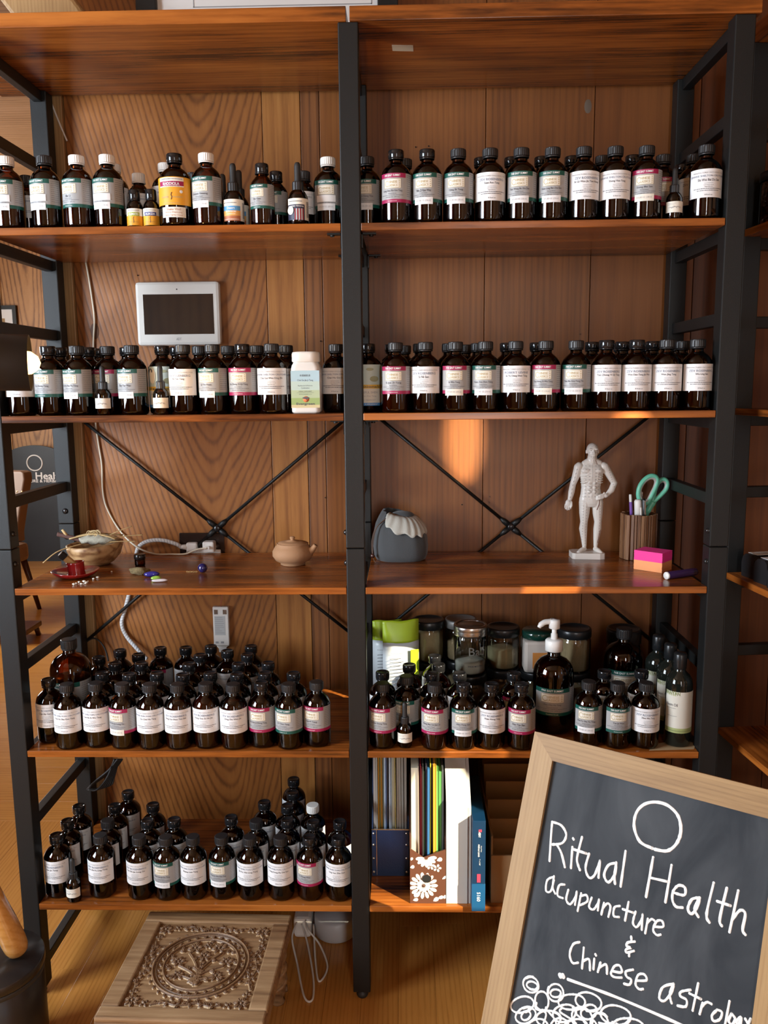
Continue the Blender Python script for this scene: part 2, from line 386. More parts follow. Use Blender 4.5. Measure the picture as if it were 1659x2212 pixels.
# unseen bar added across the opening to keep the sun off the bottles
def fx(z, k):
    for (z1, a1_, b1_), (z0, a0_, b0_) in zip(front, front[1:]):
        if z0 <= z <= z1: t = (z-z0)/(z1-z0); return (a0_+(a1_-a0_)*t, b0_+(b1_-b0_)*t)[k]
bar = [to_wall(fx(.815, 0)-.012, .815), to_wall(fx(.815, 1)+.012, .815), to_wall(fx(.63, 1)+.012, .63), to_wall(fx(.63, 0)-.012, .63)]
m = MB(); m.add([(XR-.004, y_, z_) for y_, z_ in bar]+[(XR-.012, y_, z_) for y_, z_ in bar], [(0, 1, 2, 3), (7, 6, 5, 4), (0, 4, 5, 1), (1, 5, 6, 2), (2, 6, 7, 3), (3, 7, 4, 0)]); struct(m.build('sun_blocker', M_WALLX))

# ---- floor: sub-floor plus the single boards
f = MB(); f.box(-3.7, 1.5, -3.3, 5.15, -.06, -.012); floor = struct(f.build('floor', M_FLOOR))
YT = .80                       # boards turn crosswise beyond the shelving
bw = .086; x = -1.98; i = 0
me_b = {}
while x < 1.28:
    L0, L1 = -1.55, YT
    seg = [L0]; yy = L0 + .35+random.random()*.9
    while yy < L1-.3: seg.append(yy); yy += .8+random.random()*.7
    seg.append(L1)
    for a, b_ in zip(seg, seg[1:]):
        m = MB(); m.cbox(-bw/2+.0002, bw/2-.0002, a+.0002, b_-.0002, -.012, 0, .0005)
        m.build('floor_board', M_FLOOR, floor, (x+bw/2, 0, 0))
    x += bw; i += 1
y = YT; bw2 = .13
while y < 5.0:
    m = MB(); m.cbox(-3.6, 1.3, .0003, bw2-.0003, -.012, 0, .0006); m.build('floor_board', M_FLOORX, floor, (0, y, 0)); y += bw2
m = MB(); m.box(-2.2, 1.3, -3.2, -1.5505, -.012, 0); m.build('floor_board', M_FLOOR, floor)

# ---- panelled back wall
WY = .402
wbk = MB(); wbk.box(-.72, 1.3, WY+.018, WY+.12, 0, CEIL); wall_back = struct(wbk.build('wall_back', M_WALLR))
planks = [(-.719, -.236, M_WALLP), (-.236, -.143, 'L'), (-.143, -.097, 'D'), (-.097, .015, M_WALLR), (.015, .305, M_WALLR), (.305, .565, M_WALLR), (.565, .817, 'R2'), (.817, 1.06, 'R3'), (1.06, 1.298, 'R3')]
ML = wood('pale fir panel', ((.21, .09, .03), (.34, .165, .058), (.42, .23, .09)), 'Z', 30, .05, 3, .42, .15, .4, 0, 130, 4)
MD = wood('dark fir panel', ((.10, .04, .015), (.19, .08, .03), (.26, .12, .045)), 'Z', 60, .04, 2, .45, .2, .6, 0, 130, 4)
MR2 = wood('plain redwood panel', ((.13, .048, .015), (.19, .072, .022), (.23, .092, .03)), 'Z', 20, .03, 1, .45, .08, .25, 0, 120, 3)
MR3 = wood('dark redwood panel', ((.06, .02, .008), (.105, .034, .013), (.14, .048, .018)), 'Z', 40, .03, 1, .45, .08, .25, 0, 120, 3)
for k, (a, b_, mm) in enumerate(planks):
    mm = {'L': ML, 'D': MD, 'R2': MR2, 'R3': MR3}.get(mm, mm)
    m = MB(); dz = random.uniform(-.0012, .0012)
    m.cbox(a-(a+b_)/2+.0007, b_-(a+b_)/2-.0007, WY+dz, WY+.018, .0, CEIL, .0012)
    m.build('plank', mm, wall_back, ((a+b_)/2, 0, 0))
m = MB(); m.cbox(-.752, -.7195, WY-.012, WY+.13, 0, CEIL, .002); struct(m.build('trim_1', M_TRIM))
# knots and nail holes in the planks
for px, py, r in ((1270, 230, .011), (205, 715, .012)):
    p = aty(px, py, WY); m = MB(); m.ellip((0, 0, 0), (r, .0016, r*1.8), n=14, m=8)
    m.build('knot', mat('grey knot' if px > 1000 else 'brown knot', (.16, .12, .09) if px > 1000 else (.10, .04, .015), .6), wall_back, p)
for px, py in ((898, 318), (926, 316), (298, 595), (693, 737), (690, 953), (703, 1075), (1058, 1073), (1057, 1085), (1253, 722), (1253, 735), (998, 1090)):
    p = aty(px, py, WY-.0008); m = MB(); m.lathe([(.0001, 0), (.0016, 0), (.0016, .002)], 10, M=Matrix.Rotation(pi/2, 4, 'X')); m.build('nail_hole', M_RUB, wall_back, p)

# ================================================================== BOOKCASE
XL, XR_, PW, D = -.7566, .7616, .0396, .3817
ZT = [2.1258, 1.7253, 1.3474, .9781, .6090, .2394]; TH0, TH = .027, .0147
S2, S3, S4, S5, S6 = ZT[1:]
bc = empty('bookcase', (0, D/2, 0), 0, 'tall double bay bookcase with black steel frame and rustic brown boards', 'bookcase')
bl = lambda x, y, z=0: (x, y-D/2, z)
TOPZ = ZT[0]-TH0; JZ = .985+.078
hp = PW/2
def post(x, y):
    z1 = JZ if y < .1 else JZ
    for n, a, b_ in (('lower_post', .022, z1-.0006), ('upper_post', z1+.0006, TOPZ)):
        m = MB(); m.cbox(-hp, hp, -hp, hp, a, b_, .0022); m.build(n, M_BLACK, bc, bl(x, y))
    m = MB(); m.lathe([(.0001, 0), (.012, .001), (.014, .006), (.012, .012), (.007, .016), (.007, .024)], 16); m.build('levelling_foot', M_RUB, bc, bl(x, y))
for x in (XL, 0, XR_):
    for y in (hp, D-hp): post(x, y)
R_ = .0125
def rung(x, z):
    m = MB(); m.cbox(-R_*.8, R_*.8, hp*2-D/2, D/2-hp*2, z-R_, z+R_, .0015); m.build('side_rung', M_BLACK, bc, (x, 0, 0))
for x in (XL, 0, XR_):
    for k, z in enumerate(ZT):
        rung(x, z-(TH0 if k == 0 else TH)-R_-.0005)
        zn = ZT[k+1] if k < 5 else -.10
        rung(x, (z+zn)/2-.004)
for k, z in enumerate(ZT):
    for s in (-1, 1):
        if k == 0: x0, x1, y0, y1, t = (-.86, -.0035, -.004, D, TH0) if s < 0 else (.0035, .79, -.004, D, TH0)
        else: x0, x1, y0, y1, t = (XL+hp+.0006, -hp-.0006, 0, D, TH) if s < 0 else (hp+.0006, XR_-hp-.0006, 0, D, TH)
        m = MB(); m.cbox(x0, x1, y0-D/2, y1-D/2, z-t, z, .0012); m.build('shelf_board', M_SHELF, bc)
        # brackets under the board ends beside the centre post
        if k in (1, 2):
            for yy in (.03, D-.06):
                m = MB(); a, b_ = sorted((s*(hp+.0004), s*(hp+.03)))
                m.box(a, b_, yy-D/2-.008, yy-D/2+.008, z-t-.0035, z-t-.0003); a2, b2 = sorted((s*(hp+.0004), s*(hp+.003)))
                m.box(a2, b2, yy-D/2-.008, yy-D/2+.008, z-t-.03, z-t-.0003)
                m.lathe([(.0045, -.0065), (.0045, -.0035)], 8, M=Matrix.Translation((s*(hp+.02), yy-D/2, z-t)))
                m.build('board_bracket', M_BLACK, bc)
# bolts at the post joints
for x, s in ((0, -1), (XR_, -1), (XL, 1)):
    for z in (JZ+.033, JZ-.033):
        m = MB(); m.lathe([(.0001, .006), (.003, .0055), (.0055, .003), (.006, 0)], 12, M=Matrix.Rotation(s*pi/2, 4, 'Y'))
        m.build('bolt', M_CAPS, bc, bl(x+s*hp, .012, z))
for z in (JZ+.033, JZ-.033):
    m = MB(); m.lathe([(.0001, .004), (.004, .0035), (.0075, .001), (.0075, 0)], 12, M=Matrix.Rotation(pi/2, 4, 'X')); m.build('bolt', M_CAPS, bc, bl(XL, D-2*hp, z))
# X-braces on the back
YB = D+.0046
for cx, x0, x1 in ((-.380, XL+hp*.3, -hp*.3), (.376, hp*.3, XR_-hp*.3)):
    cz, zt_, zb = 1.043, 1.352, .733
    for xa, za in ((x0, zt_), (x1, zt_), (x0, zb), (x1, zb)):
        A = Vector((cx, YB-D/2, cz)); B = Vector((xa, YB-D/2, za)); d = (B-A).normalized()
        m = MB(); m.tube([A+d*.028, B], .0042, 8); m.tube([A+d*.006, A+d*.022, A+d*.034], [.0075, .0075, .0042], 8)
        m.build('brace_rod', M_BLACK, bc)
    m = MB(); m.lathe([(.0001, .0095), (.006, .0095), (.009, .007), (.009, -.003)], 16, M=Matrix.Translation((cx, YB-D/2, cz)) @ Matrix.Rotation(pi/2, 4, 'X')); m.build('brace_hub', M_CAPS, bc)
# ================================================================== BOTTLES
_MC = {}
def cached(key, fn):
    if key not in _MC: _MC[key] = fn()
    return _MC[key]
# (radius, glass height, neck radius, cap radius, cap z0, cap z1)
SIZE = {'b8': (.0306, .131, .0122, .0158, .1285, .1440), 'b9': (.0330, .131, .0122, .0158, .1285, .1440), 'b4': (.0246, .108, .0112, .0135, .1050, .1225),
        'b32': (.0470, .196, .0145, .0185, .1930, .2140), 'b16': (.0465, .192, .0145, .0185, .1900, .1920)}
def prof_boston(R, H, nr):
    s = R/.0302; nz = H-.012*min(s, 1.2); sh = nz-.022*s
    return [(.0001, .0015), (R*.7, .0015), (R*.80, 0), (R*.93, .0018*s), (R, .0075*s), (R, sh-.006*s), (R*.975, sh), (R*.92, sh+.0055*s), (R*.80, sh+.0115*s),
            (R*.64, sh+.0165*s), (nr+.0035, nz-.0025), (nr+.0006, nz), (nr, nz+.002), (nr, H), (nr-.002, H), (nr-.002, nz)]
def glass_mesh(kind, light):
    R, H, nr = SIZE[kind][:3]
    m = MB(); m.lathe(prof_boston(R, H, nr), 36); return m.mesh('glass_body', [G_AMBERL if light else G_AMBER])
def liquid_mesh(kind, fill, light):
    R, H, nr = SIZE[kind][:3]; R2 = R*.94; s = R/.0302
    sh = H-.012*min(s, 1.2)-.022*s
    if fill == 'neck':
        p = [(.0001, .003), (R2*.85, .003), (R2, .010), (R2, sh-.006*s), (R2*.92, sh+.004*s), (R2*.72, sh+.012*s), (nr*.9, H-.014), (.0001, H-.0138)]
    else:
        z = fill*H; p = [(.0001, .003), (R2*.85, .003), (R2, .010), (R2, z), (.0001, z+.0003)]
    m = MB(); m.lathe(p, 28); return m.mesh('extract', [M_LIQB if light else M_LIQ])
def cap_mesh(kind, style):
    R, H, nr, cr, z0, z1 = SIZE[kind]; m = MB(); n = 48
    mt = {'k': M_CAP, 's': M_CAPS, 'w': M_CAPW}[style]
    if style == 's': prof = [(cr-.001, z0), (cr, z0+.001), (cr, z1-.0018), (cr-.0012, z1), (cr-.0035, z1), (cr-.0042, z1-.0012), (.0001, z1-.0012)]
    else: prof = [(cr-.0012, z0), (cr, z0+.0008), (cr, z1-.0035), (cr-.0004, z1-.0012), (cr-.0018, z1), (.0001, z1+.0002)]
    vs = []
    for j, (r, z) in enumerate(prof):
        for i in range(n):
            rr = r-(.00055 if (i % 2 and 0 < j < 3) else 0); a = 2*pi*i/n; vs.append((rr*cos(a), rr*sin(a), z))
    fs = [(j*n+i, j*n+(i+1) % n, (j+1)*n+(i+1) % n, (j+1)*n+i) for j in range(len(prof)-1) for i in range(n)]
    m.add(vs, fs, 0, style == 's')
    m.lathe([(nr+.0022, z0-.0032), (nr+.0030, z0-.0024), (nr+.0030, z0-.0006), (nr+.001, z0)], 24)     # tamper ring
    return m.mesh('cap', [mt])
def bars(mb, R, z, a0, a1, h, mi, words=6):
    """rows of print too fine to read: short ink strokes"""
    rnd = random.Random(int(z*1e5)+words); a = a0
    while a < a1:
        w = rnd.uniform(.04, .13); hh_ = h*rnd.uniform(.30, .40); patch(mb, R, a, min(a+w, a1), z-hh_, z+hh_, mi, 2); a += w+rnd.uniform(.012, .03)
def label_Z(R, H0, H1, who):
    """white private label: returns paper mesh and print mesh"""
    pm = MB(); A = 1.32; patch(pm, R+.0005, -A, A, H0, H1)
    lm = MB(); RR = R+.0009; h = H1-H0; z = lambda t: H0+h*t
    text_bent(lm, 'MANUFACTURED EXCLUSIVELY FOR', RR, z(.865), h*.048, R*2.1, 1)
    text_bent(lm, who, RR, z(.745), h*.082, R*(1.72 if len(who) < 15 else 2.5), 0, .012)
    patch(lm, RR, -.28, .28, z(.50)-.0003, z(.50)+.0003, 1)
    text_bent(lm, 'LOT BGS 05018', RR, z(.44), h*.035, R*.62, 1)
    text_bent(lm, 'Ingredients:', RR, z(.375), h*.045, R*.5, 2)
    bars(lm, RR, z(.31), -.95, .95, h*.030, 2, 5); bars(lm, RR, z(.245), -.72, .7, h*.030, 2, 7)
    text_bent(lm, '8 fluid oz', RR, z(.10), h*.045, R*.48, 2)
    return pm.mesh('paper', [M_PAPER]), lm.mesh('print', [M_INKB, M_INKL, M_INK])
def label_F(R, H0, H1, band, s=1):
    """grey label with coloured bands, a framed two-word title and an info column"""
    pm = MB(); A0, A1, A2 = -1.12, .72, 1.5; h = H1-H0; r = R+.0005; z = lambda t: H0+h*t
    patch(pm, r, A0, A1, z(.12), z(.845), 0); patch(pm, r, A0, A1, z(0), z(.12), 1); patch(pm, r, A0, A1, z(.845), z(1), 1)
    patch(pm, r, A1, A2, z(.12), z(1), 0); patch(pm, r, A1, A2, z(0), z(.12), 1)
    lm = MB(); RR = R+.0009; c = (A0+A1)/2
    text_bent(lm, 'FAR EAST SUMMIT', RR, z(.925), h*.072, R*1.1, 0, .015, c)
    patch(lm, RR-.0002, c-.55, c+.55, z(.50), z(.80), 3)
    for a, b_, p, q in ((c-.57, c+.57, .795, .81), (c-.57, c+.57, .49, .505), (c-.57, c-.55, .49, .81), (c+.55, c+.57, .49, .81)): patch(lm, RR, a, b_, z(p), z(q), 2)
    text_bent(lm, 'C', RR, z(.645), h*.22, R*.24, 2, 0, c-.40)
    text_bent(lm, 'HINESE', RR+.0001, z(.70), h*.085, R*.60, 2, .01, c+.03)
    text_bent(lm, 'LASSICS', RR+.0001, z(.585), h*.085, R*.60, 2, .01, c+.03)
    for k in range(4): patch(lm, RR, c+.42, c+.50, z(.75-.065*k)-h*.02, z(.75-.065*k)+h*.012, 2, 1)
    text_bent(lm, 'Formula Extract', RR, z(.315), h*.042, R*.55, 1, 0, c)
    bars(lm, RR, z(.255), c-.8, c+.75, h*.018, 1, 8)
    text_bent(lm, '8 FLUID OZ. (236 mL)', RR, z(.185), h*.05, R*.95, 1, 0, c)
    text_bent(lm, 'Practitioner formula', RR, z(.06), h*.035, R*.6, 0, 0, c)
    for k in range(11): bars(lm, RR, z(.93-.07*k), A1+.08, A2-.1, h*.016, 1, k)
    return pm.mesh('paper', [M_GREY, band]), lm.mesh('print', [M_WHITE, M_INK, M_GOLD, M_CREAM])
def sticker_mesh(R, z0, z1, mt, txt, c=-.2, w=.62):
    m = MB(); patch(m, R+.0011, c-w, c+w, z0, z1, 0); 
    if txt: text_bent(m, txt, R+.0014, (z0+z1)/2, (z1-z0)*.30, R*w*1.6, 1, 0, c)
    return m.mesh('sticker', [mt, M_INKL])
def name_mesh(R, z, h, txt, c=0, w=None):
    m = MB(); n = len(txt); text_bent(m, txt, R, z, h, min(w or 9, n*.0024), 0, .012, c); return m.mesh('formula_name', [M_INK])
ORD = ['first', 'second', 'third', 'fourth', 'fifth', 'sixth', 'seventh', 'eighth', 'ninth', 'tenth', 'eleventh', 'twelfth', 'thirteenth', 'fourteenth', 'fifteenth']

BOT = []      # records: dict(x, y, shelf, size, lab, name, cap, light, row, bay)
def B(px, py, shelf, size='b8', lab=None, name='', cap='k', light=0, row=0, Y=None, yaw=None, fill='neck', art=None):
    H = shelf + (SIZE[size][5] if size in SIZE else DROP[size][3])
    p = aty(px, py, Y) if Y is not None else atz(px, py, H)
    BOT.append(dict(x=p.x, y=p.y, s=shelf, size=size, lab=lab, name=name, cap=cap, light=light, row=row, bay='left' if p.x < 0 else 'right', yaw=yaw, fill=fill, art=art,
                    R=SIZE[size][0] if size in SIZE else DROP[size][0]))
# droppers: radius, glass height, collar radius, total height
DROP = {'d1': (.0165, .062, .0095, .1020), 'd2': (.0205, .080, .0115, .1255)}

F0, F1, F2, F3 = .034, .098, .162, .226
# --- upper bottle shelf
u = S2
for a in ((12, 335, 'Gs', '', 'w', 1), (94, 332, 'Gs', '', 'k', 0), (165, 332, 'G', 'Mu Li', 'w', 1), (229, 330, 'Gs', '', 'w', 0), (442, 332, 'Gs', 'Chinese Ginseng', 'w', 1), (707, 324, 'Gs', '', 'w', 0),
          (792, 325, 'Gs', 'Liu Wei Di Huang Wan', 'k', 0), (856, 325, 'M', 'Long Dan Xie Gan Tang', 's', 0), (922, 326, 'Gs', 'Wu Zi Ren Wan', 's', 0), (990, 325, 'Gs', 'Qing Bi Tang', 'k', 0), (1059, 322, 'Z', 'Suan Ren Tang', 'k', 0),
          (1127, 321, 'Gs', 'Tian Wang Bu Xin Dan', 'k', 0), (1194, 321, 'Gs', 'Shen Ling Bai Zhu San', 'k', 0), (1263, 318, 'Z', 'Bi Qi Wan Jia Tian Xiong', 'k', 0), (1330, 318, 'J', 'Sheng Hua Tang', 'k', 0), (1397, 318, 'Mc', 'Sheng Mai San', 'k', 0), (1531, 310, 'J', 'Shi Wei Bai Du San', 'k', 0)):
    B(a[0], a[1], u, 'b8', a[2], a[3], a[4], a[5], 0, F0)
B(374, 330, u, 'b9', 'R', 'RHODIOLA', 's', 0, 0, F0); B(565, 355, u, 'b4', 'G', 'Shi Gao', 's', 1, 0, F0)
B(290, 402, u, 'd1', 'o', '', 'c', 0, 0, F0-.002, art=('…TIS', 'CLEMATIS', (.35, .42, .06))); BOT[-1]['size'] = 'd1'
B(327, 372, u, 'd1', 'o', '', 'c', 0, 0, F0-.002, art=('', 'ALBIZIA', (.05, .07, .22)))
B(502, 354, u, 'd2', 'art1', '', 'd', 0, 0, F0); B(642, 352, u, 'd2', 'art2', '', 'd', 0, 0, F0); B(1459, 359, u, 'd1', 'w', '', 'd', 0, 0, F0-.004)
for x, c, sz in ((54, 'k', 'b4'), (258, 'w', 'b8'), (297, 'w', 'b4'), (343, 'w', 'b8'), (415, 'k', 'b4'), (595, 's', 'b4'), (659, 'k', 'b4'), (874, 'k', 'b8'), (1040, 's', 'b8'), (1109, 's', 'b8'), (1167, 's', 'b8'), (1236, 's', 'b8'), (1302, 'k', 'b8'), (1367, 's', 'b8'), (1438, 'k', 'b8'), (1494, 'k', 'b8')):
    B(x, 350, u, sz, {1438: 'M', 595: 'G'}.get(x, 'Z'), '', c, 0, 1, F1+(.004 if sz == 'b8' else 0))
B(515, 367, u, 'd2', 'art1', '', 'd', 0, 1, F1-.01); B(480, 371, u, 'd2', 'art1', '', 'd', 0, 1, F1+.02); B(1477, 347, u, 'b8', 'Z', '', 's', 0, 2, F2+.02)
# --- middle bottle shelf
u = S3
for a in ((24, 744, 'Z', '', 'k', 0), (94, 744, 'G', 'Xia Zhong Tang', 's', 0), (156, 747, 'Gs', 'Xue Fu Zhu Yu Tang', 'k', 0), (283, 747, 'Gs', 'Xiao Yao Wan', 'k', 0), (412, 744, 'Z', 'Bo Tan Tang', 'k', 0),
          (468, 743, 'Gs', 'Qi Yin Huan', 'k', 0), (533, 742, 'M', 'Bu Zhong Yi Qi Tang', 's', 0), (598, 743, 'J', 'Chai Gui Wen Ding Zhi', 'k', 0), (725, 740, 'J', 'Chai Hu Gui Ji', 'k', 0), (799, 740, 'art3', '', 's', 0), (857, 742, 'M', 'Si Jun Zi Tang', 'k', 1),
          (921, 741, 'Z', 'Si Ni San', 'k', 0), (986, 741, 'Ms', 'Si Wu Tang', 'k', 0), (1050, 741, 'Gs', 'Suan Zao Ren Tang', 'k', 0), (1116, 738, 'L', 'Sa Ye Dang Shen Tang', 'k', 0), (1182, 738, 'Ms', 'Tao Hong Si Wu Tang', 'k', 0), (1245, 734, 'Gs', 'Tian Ma Gou Teng Yin', 'k', 0),
          (1313, 734, 'Z', 'Tiao Zhong Yi Qi Tang', 's', 0), (1381, 730, 'Z', 'Wen Dan Tang Jia Wei', 's', 0), (1450, 729, 'Z', 'Wen Jing Tang', 'k', 0), (1518, 727, 'Z', 'Wu Ling San', 'k', 0)):
    B(a[0], a[1], u, 'b8', a[2], a[3], a[4], a[5], 0, F0+(.008 if a[0] in (233, 354) else 0))
B(230, 747, u, 'b8', 'Ms', '', 'k', 0, 0, F0+.030); B(354, 747, u, 'b8', 'art3', '', 's', 0, 0, F0+.022)
B(219, 788, u, 'd1', 'w', '', 'd', 0, 0, F0-.016); B(349, 788, u, 'd1', 'w', '', 'd', 0, 0, F0-.016)
for x, c in ((130, 's'), (188, 's'), (258, 's'), (377, 's'), (427, 'k'), (489, 'k'), (553, 'k'), (617, 'k'), (840, 's'), (903, 'k'), (967, 'k'), (1030, 'k'), (1095, 's'), (1160, 's'), (1279, 's'), (1345, 's'), (1412, 's'), (1472, 'k')):
    B(x, 750, u, 'b8', 'Z', '', c, 0, 1, F1+.004)
for x, c in ((212, 's'), (454, 's'), (511, 's'), (566, 'k'), (872, 'k'), (1005, 'k'), (1100, 's'), (1295, 's'), (1355, 'k'), (1424, 's'), (1490, 's')):
    B(x, 750, u, 'b8', 'Z', '', c, 0, 2, F2+.006)
# --- lower bottle shelf (caps seen from above)
u = S5
for a in ((79, 1472, 'Z', 'Chai Hu Gui Zhi', 's'), (137, 1476, 'J', 'Chai Hu Shu Gan Tang', 'k'), (197, 1476, 'J', 'Chai Hu Si Wu Tang', 'k'), (258, 1476, 'Ms', 'Chai Hu Jia Long Gu', 'k'), (318, 1477, 'J', 'Da Chai Hu Tang', 'k'), (378, 1478, 'Z', 'Dang Gui Shao Yao San', 'k'),
          (439, 1476, 'Z', 'Dang Gui Si Ni Jia', 'k'), (498, 1478, 'Z', 'Ding Zhi Wan Jia', 'k'), (559, 1474, 'M', 'Du Huo Ji Sheng Tang', 's'), (619, 1476, 'G', 'Er Chen Tang', 'k'), (681, 1472, 'M', 'Gui Pi Tang', 'k'),
          (826, 1475, 'M', 'Xiao Jian Zhong Tang', 'k'), (939, 1479, 'M', 'Xiang Sha Liu Jun Zi', 'k', 1), (1001, 1477, 'Gs', 'Xiao Feng San', 's'), (1062, 1476, 'Z', 'Xuan Xiong Tang', 's'), (1127, 1477, 'M', 'Xiao Yao San', 's'),
          (1273, 1471, 'Gs', 'Xue Fu Zhu Yu Tang', 'k'), (1334, 1474, 'G', 'Yue Ju Wan', 'k'), (1396, 1474, 'Z', 'Zhen Wu Tang', 'k')):
    B(a[0], a[1], u, 'b8', a[2], a[3], a[4], a[5] if len(a) > 5 else (1 if a[0] in (378, 498, 439) else 0), 0)
for r, lst in enumerate((((220, 1453), (279, 1456), (338, 1453), (394, 1457), (454, 1453), (512, 1455), (571, 1455), (634, 1453), (819, 1452), (875, 1458), (932, 1454), (990, 1453), (1110, 1453), (1306, 1448), (1386, 1448)),
                         ((248, 1432), (305, 1432), (408, 1433), (515, 1433), (579, 1431), (884, 1435), (947, 1434)),
                         ((213, 1419), (299, 1413), (432, 1414), (491, 1405), (534, 1413), (934, 1414)), ((259, 1404), (346, 1399), (401, 1398), (455, 1395), (542, 1395)))):
    for x, y in lst: B(x, y, u, 'b8', 'Gs' if x == 875 else ('M' if x in (346, 1110) else 'Z'), 'Xiao Yao Tang' if x == 875 else '', 's' if x != 875 else 'k', 0, r+1)
B(140, 1384, u, 'b32', 'G', '', 'k', 1, 3, fill=.62); B(1349, 1357, u, 'b32', 'G', 'Zhen Wu Tang', 'k', 0, 3); B(874, 1517, u, 'd1', 'w', '', 'd', 0, 0)
# --- bottom shelf
u = S6
for a in ((115, 1803, 'Z', 'Gan Jie Tang', 's'), (216, 1803, 'Z', 'Gui Zhi Fu Ling Tang', 'k'), (301, 1806, 'Z', 'Gui Zhi Jia Long Gu', 'k'), (356, 1807, 'Gs', 'Huang Lian Jie Du Tang', 'k'), (416, 1806, 'J', 'Huang Lian Tang', 'k'), (478, 1805, 'Gs', 'Huang Lian Wen Dan Tang', 'k'),
          (539, 1807, 'J', 'Jiu Fu Xia Ling Tang', 'k'), (605, 1807, 'J', 'Long Dong Hu Die San', 'k'), (668, 1807, 'M', 'Li Zhong Wan', 's', 1), (732, 1808, 'J', 'Ling Gui Zhu Gan', 's')):
    B(a[0], a[1], u, 'b8', a[2], a[3], a[4], a[5] if len(a) > 5 else 0, 0)
for r, lst in enumerate((((144, 1772), (232, 1771), (319, 1771), (376, 1769), (499, 1764), (553, 1772), (621, 1770), (677, 1774), (734, 1773)),
                         ((168, 1740), (248, 1739), (330, 1737), (572, 1732), (620, 1739), (675, 1738)), ((276, 1710), (632, 1711)), ((634, 1682),))):
    for x, y in lst: B(x, y, u, 'b8', 'Z', '', 'w' if x == 675 else ('k' if x in (232, 553) else 's'), 0, r+1)
B(154, 1856, u, 'd1', 'w', '', 'd', 0, 0)
# pump bottle takes part in the spacing
PUMP = Vector((.446, .128, 0)); BOT.append(dict(x=PUMP.x, y=PUMP.y, s=S5, size='b16', R=.0465, lab='pump', bay='right', row=0, name='', cap='', light=0, yaw=0, fill='neck', art=None))
OBSTJ = aty(664, 880, .036)
# other obstacles that keep their place: (x, y, r, shelf)
OBST = [(OBSTJ.x, .036, .0405, S3)]
for r in BOT:                              # bottles pushed back beside the centre post reach behind it
    if r['s'] in (S2, S3) and r['row'] == 0 and abs(r['x']) < .048 and r['size'] == 'b8':
        r['free'] = True; r['x'] = CAM.x+(r['x']-CAM.x)*(1.736+.080)/(1.736+r['y']); r['y'] = .080
def relax():
    for it in range(160):
        for i in range(len(BOT)):
            a = BOT[i]
            for j in range(i+1, len(BOT)):
                b_ = BOT[j]
                if a['s'] != b_['s']: continue
                dx, dy = b_['x']-a['x'], b_['y']-a['y']; need = a['R']+b_['R']+.0011
                d2 = dx*dx+dy*dy
                if d2 < need*need:
                    d = sqrt(d2) or 1e-5; k = (need-d)*.5/d
                    wa, wb = (.4, 1.6) if b_['row'] > a['row'] else ((1.6, .4) if a['row'] > b_['row'] else (1, 1))
                    a['x'] -= dx*k*wa; a['y'] -= dy*k*wa; b_['x'] += dx*k*wb; b_['y'] += dy*k*wb
            for ox, oy, r, s in OBST:
                if s == a['s']:
                    dx, dy = a['x']-ox, a['y']-oy; d = sqrt(dx*dx+dy*dy) or 1e-5; need = a['R']+r+.001
                    if d < need: a['x'] += dx*(need-d)/d; a['y'] += dy*(need-d)/d
            lo, hi = (XL+hp, -hp) if a['bay'] == 'left' else (hp, XR_-hp)
            R = a['R']
            if a.get('free'): lo, hi = (XL, .030) if a['bay'] == 'left' else (-.030, XR_); a['y'] = max(a['y'], .0736)
            a['x'] = min(max(a['x'], lo+R+.001), hi-R-.001)
            # keep clear of the posts only where they stand; boards end at the wall
            a['y'] = min(max(a['y'], R+.001), D-R-.001)
# lower-bay jars: (px, py of lid centre) etc. -> obstacles first
JARS = []
def lid_at(px, py, h, s): p = atz(px, py, s+h); return p.x, p.y
OBST += [(.163, .331, .040, S5), (.246, .336, .040, S5), (.262, .232, .040, S5), (.346, .272, .040, S5), (.428, .256, .040, S5), (.517, .252, .0405, S5), (.655, .318, .043, S5)]
OBST += [(.7085, .048, .0288, S5), (.7075, .113, .0288, S5), (.700, .178, .0288, S5)] + [(.093+k*.013, .262+k*.003, .030, S5) for k in (-3, -2, -1, 0, 1, 2, 3)]
relax()
CAPW = {'k': 'matte black cap', 's': 'glossy black cap', 'w': 'white cap', 'd': 'black dropper', 'c': 'black cap', '': 'white pump'}
LABW = {'Z': 'white label', 'J': 'white label', 'L': 'white label', 'G': 'green-banded label', 'Gs': 'green-banded label', 'M': 'magenta-banded label', 'Ms': 'magenta-banded label', 'Mc': 'magenta-banded label', 'R': 'orange label', 'o': 'orange label', 'w': 'small white label',
        'art1': 'desert picture label', 'art2': 'starred dark label', 'art3': 'illustrated label', None: 'dark label', 'pump': ''}
SHW = {S2: 'top bottle shelf', S3: 'middle bottle shelf', S5: 'jar level shelf', S6: 'bottom shelf'}
SHW[S5] = 'second lowest shelf'
ROWW = ['front row', 'second row', 'third row', 'fourth row', 'rear row']
def rnd_yaw(i): return random.Random(i*13+5).uniform(-.16, .12)
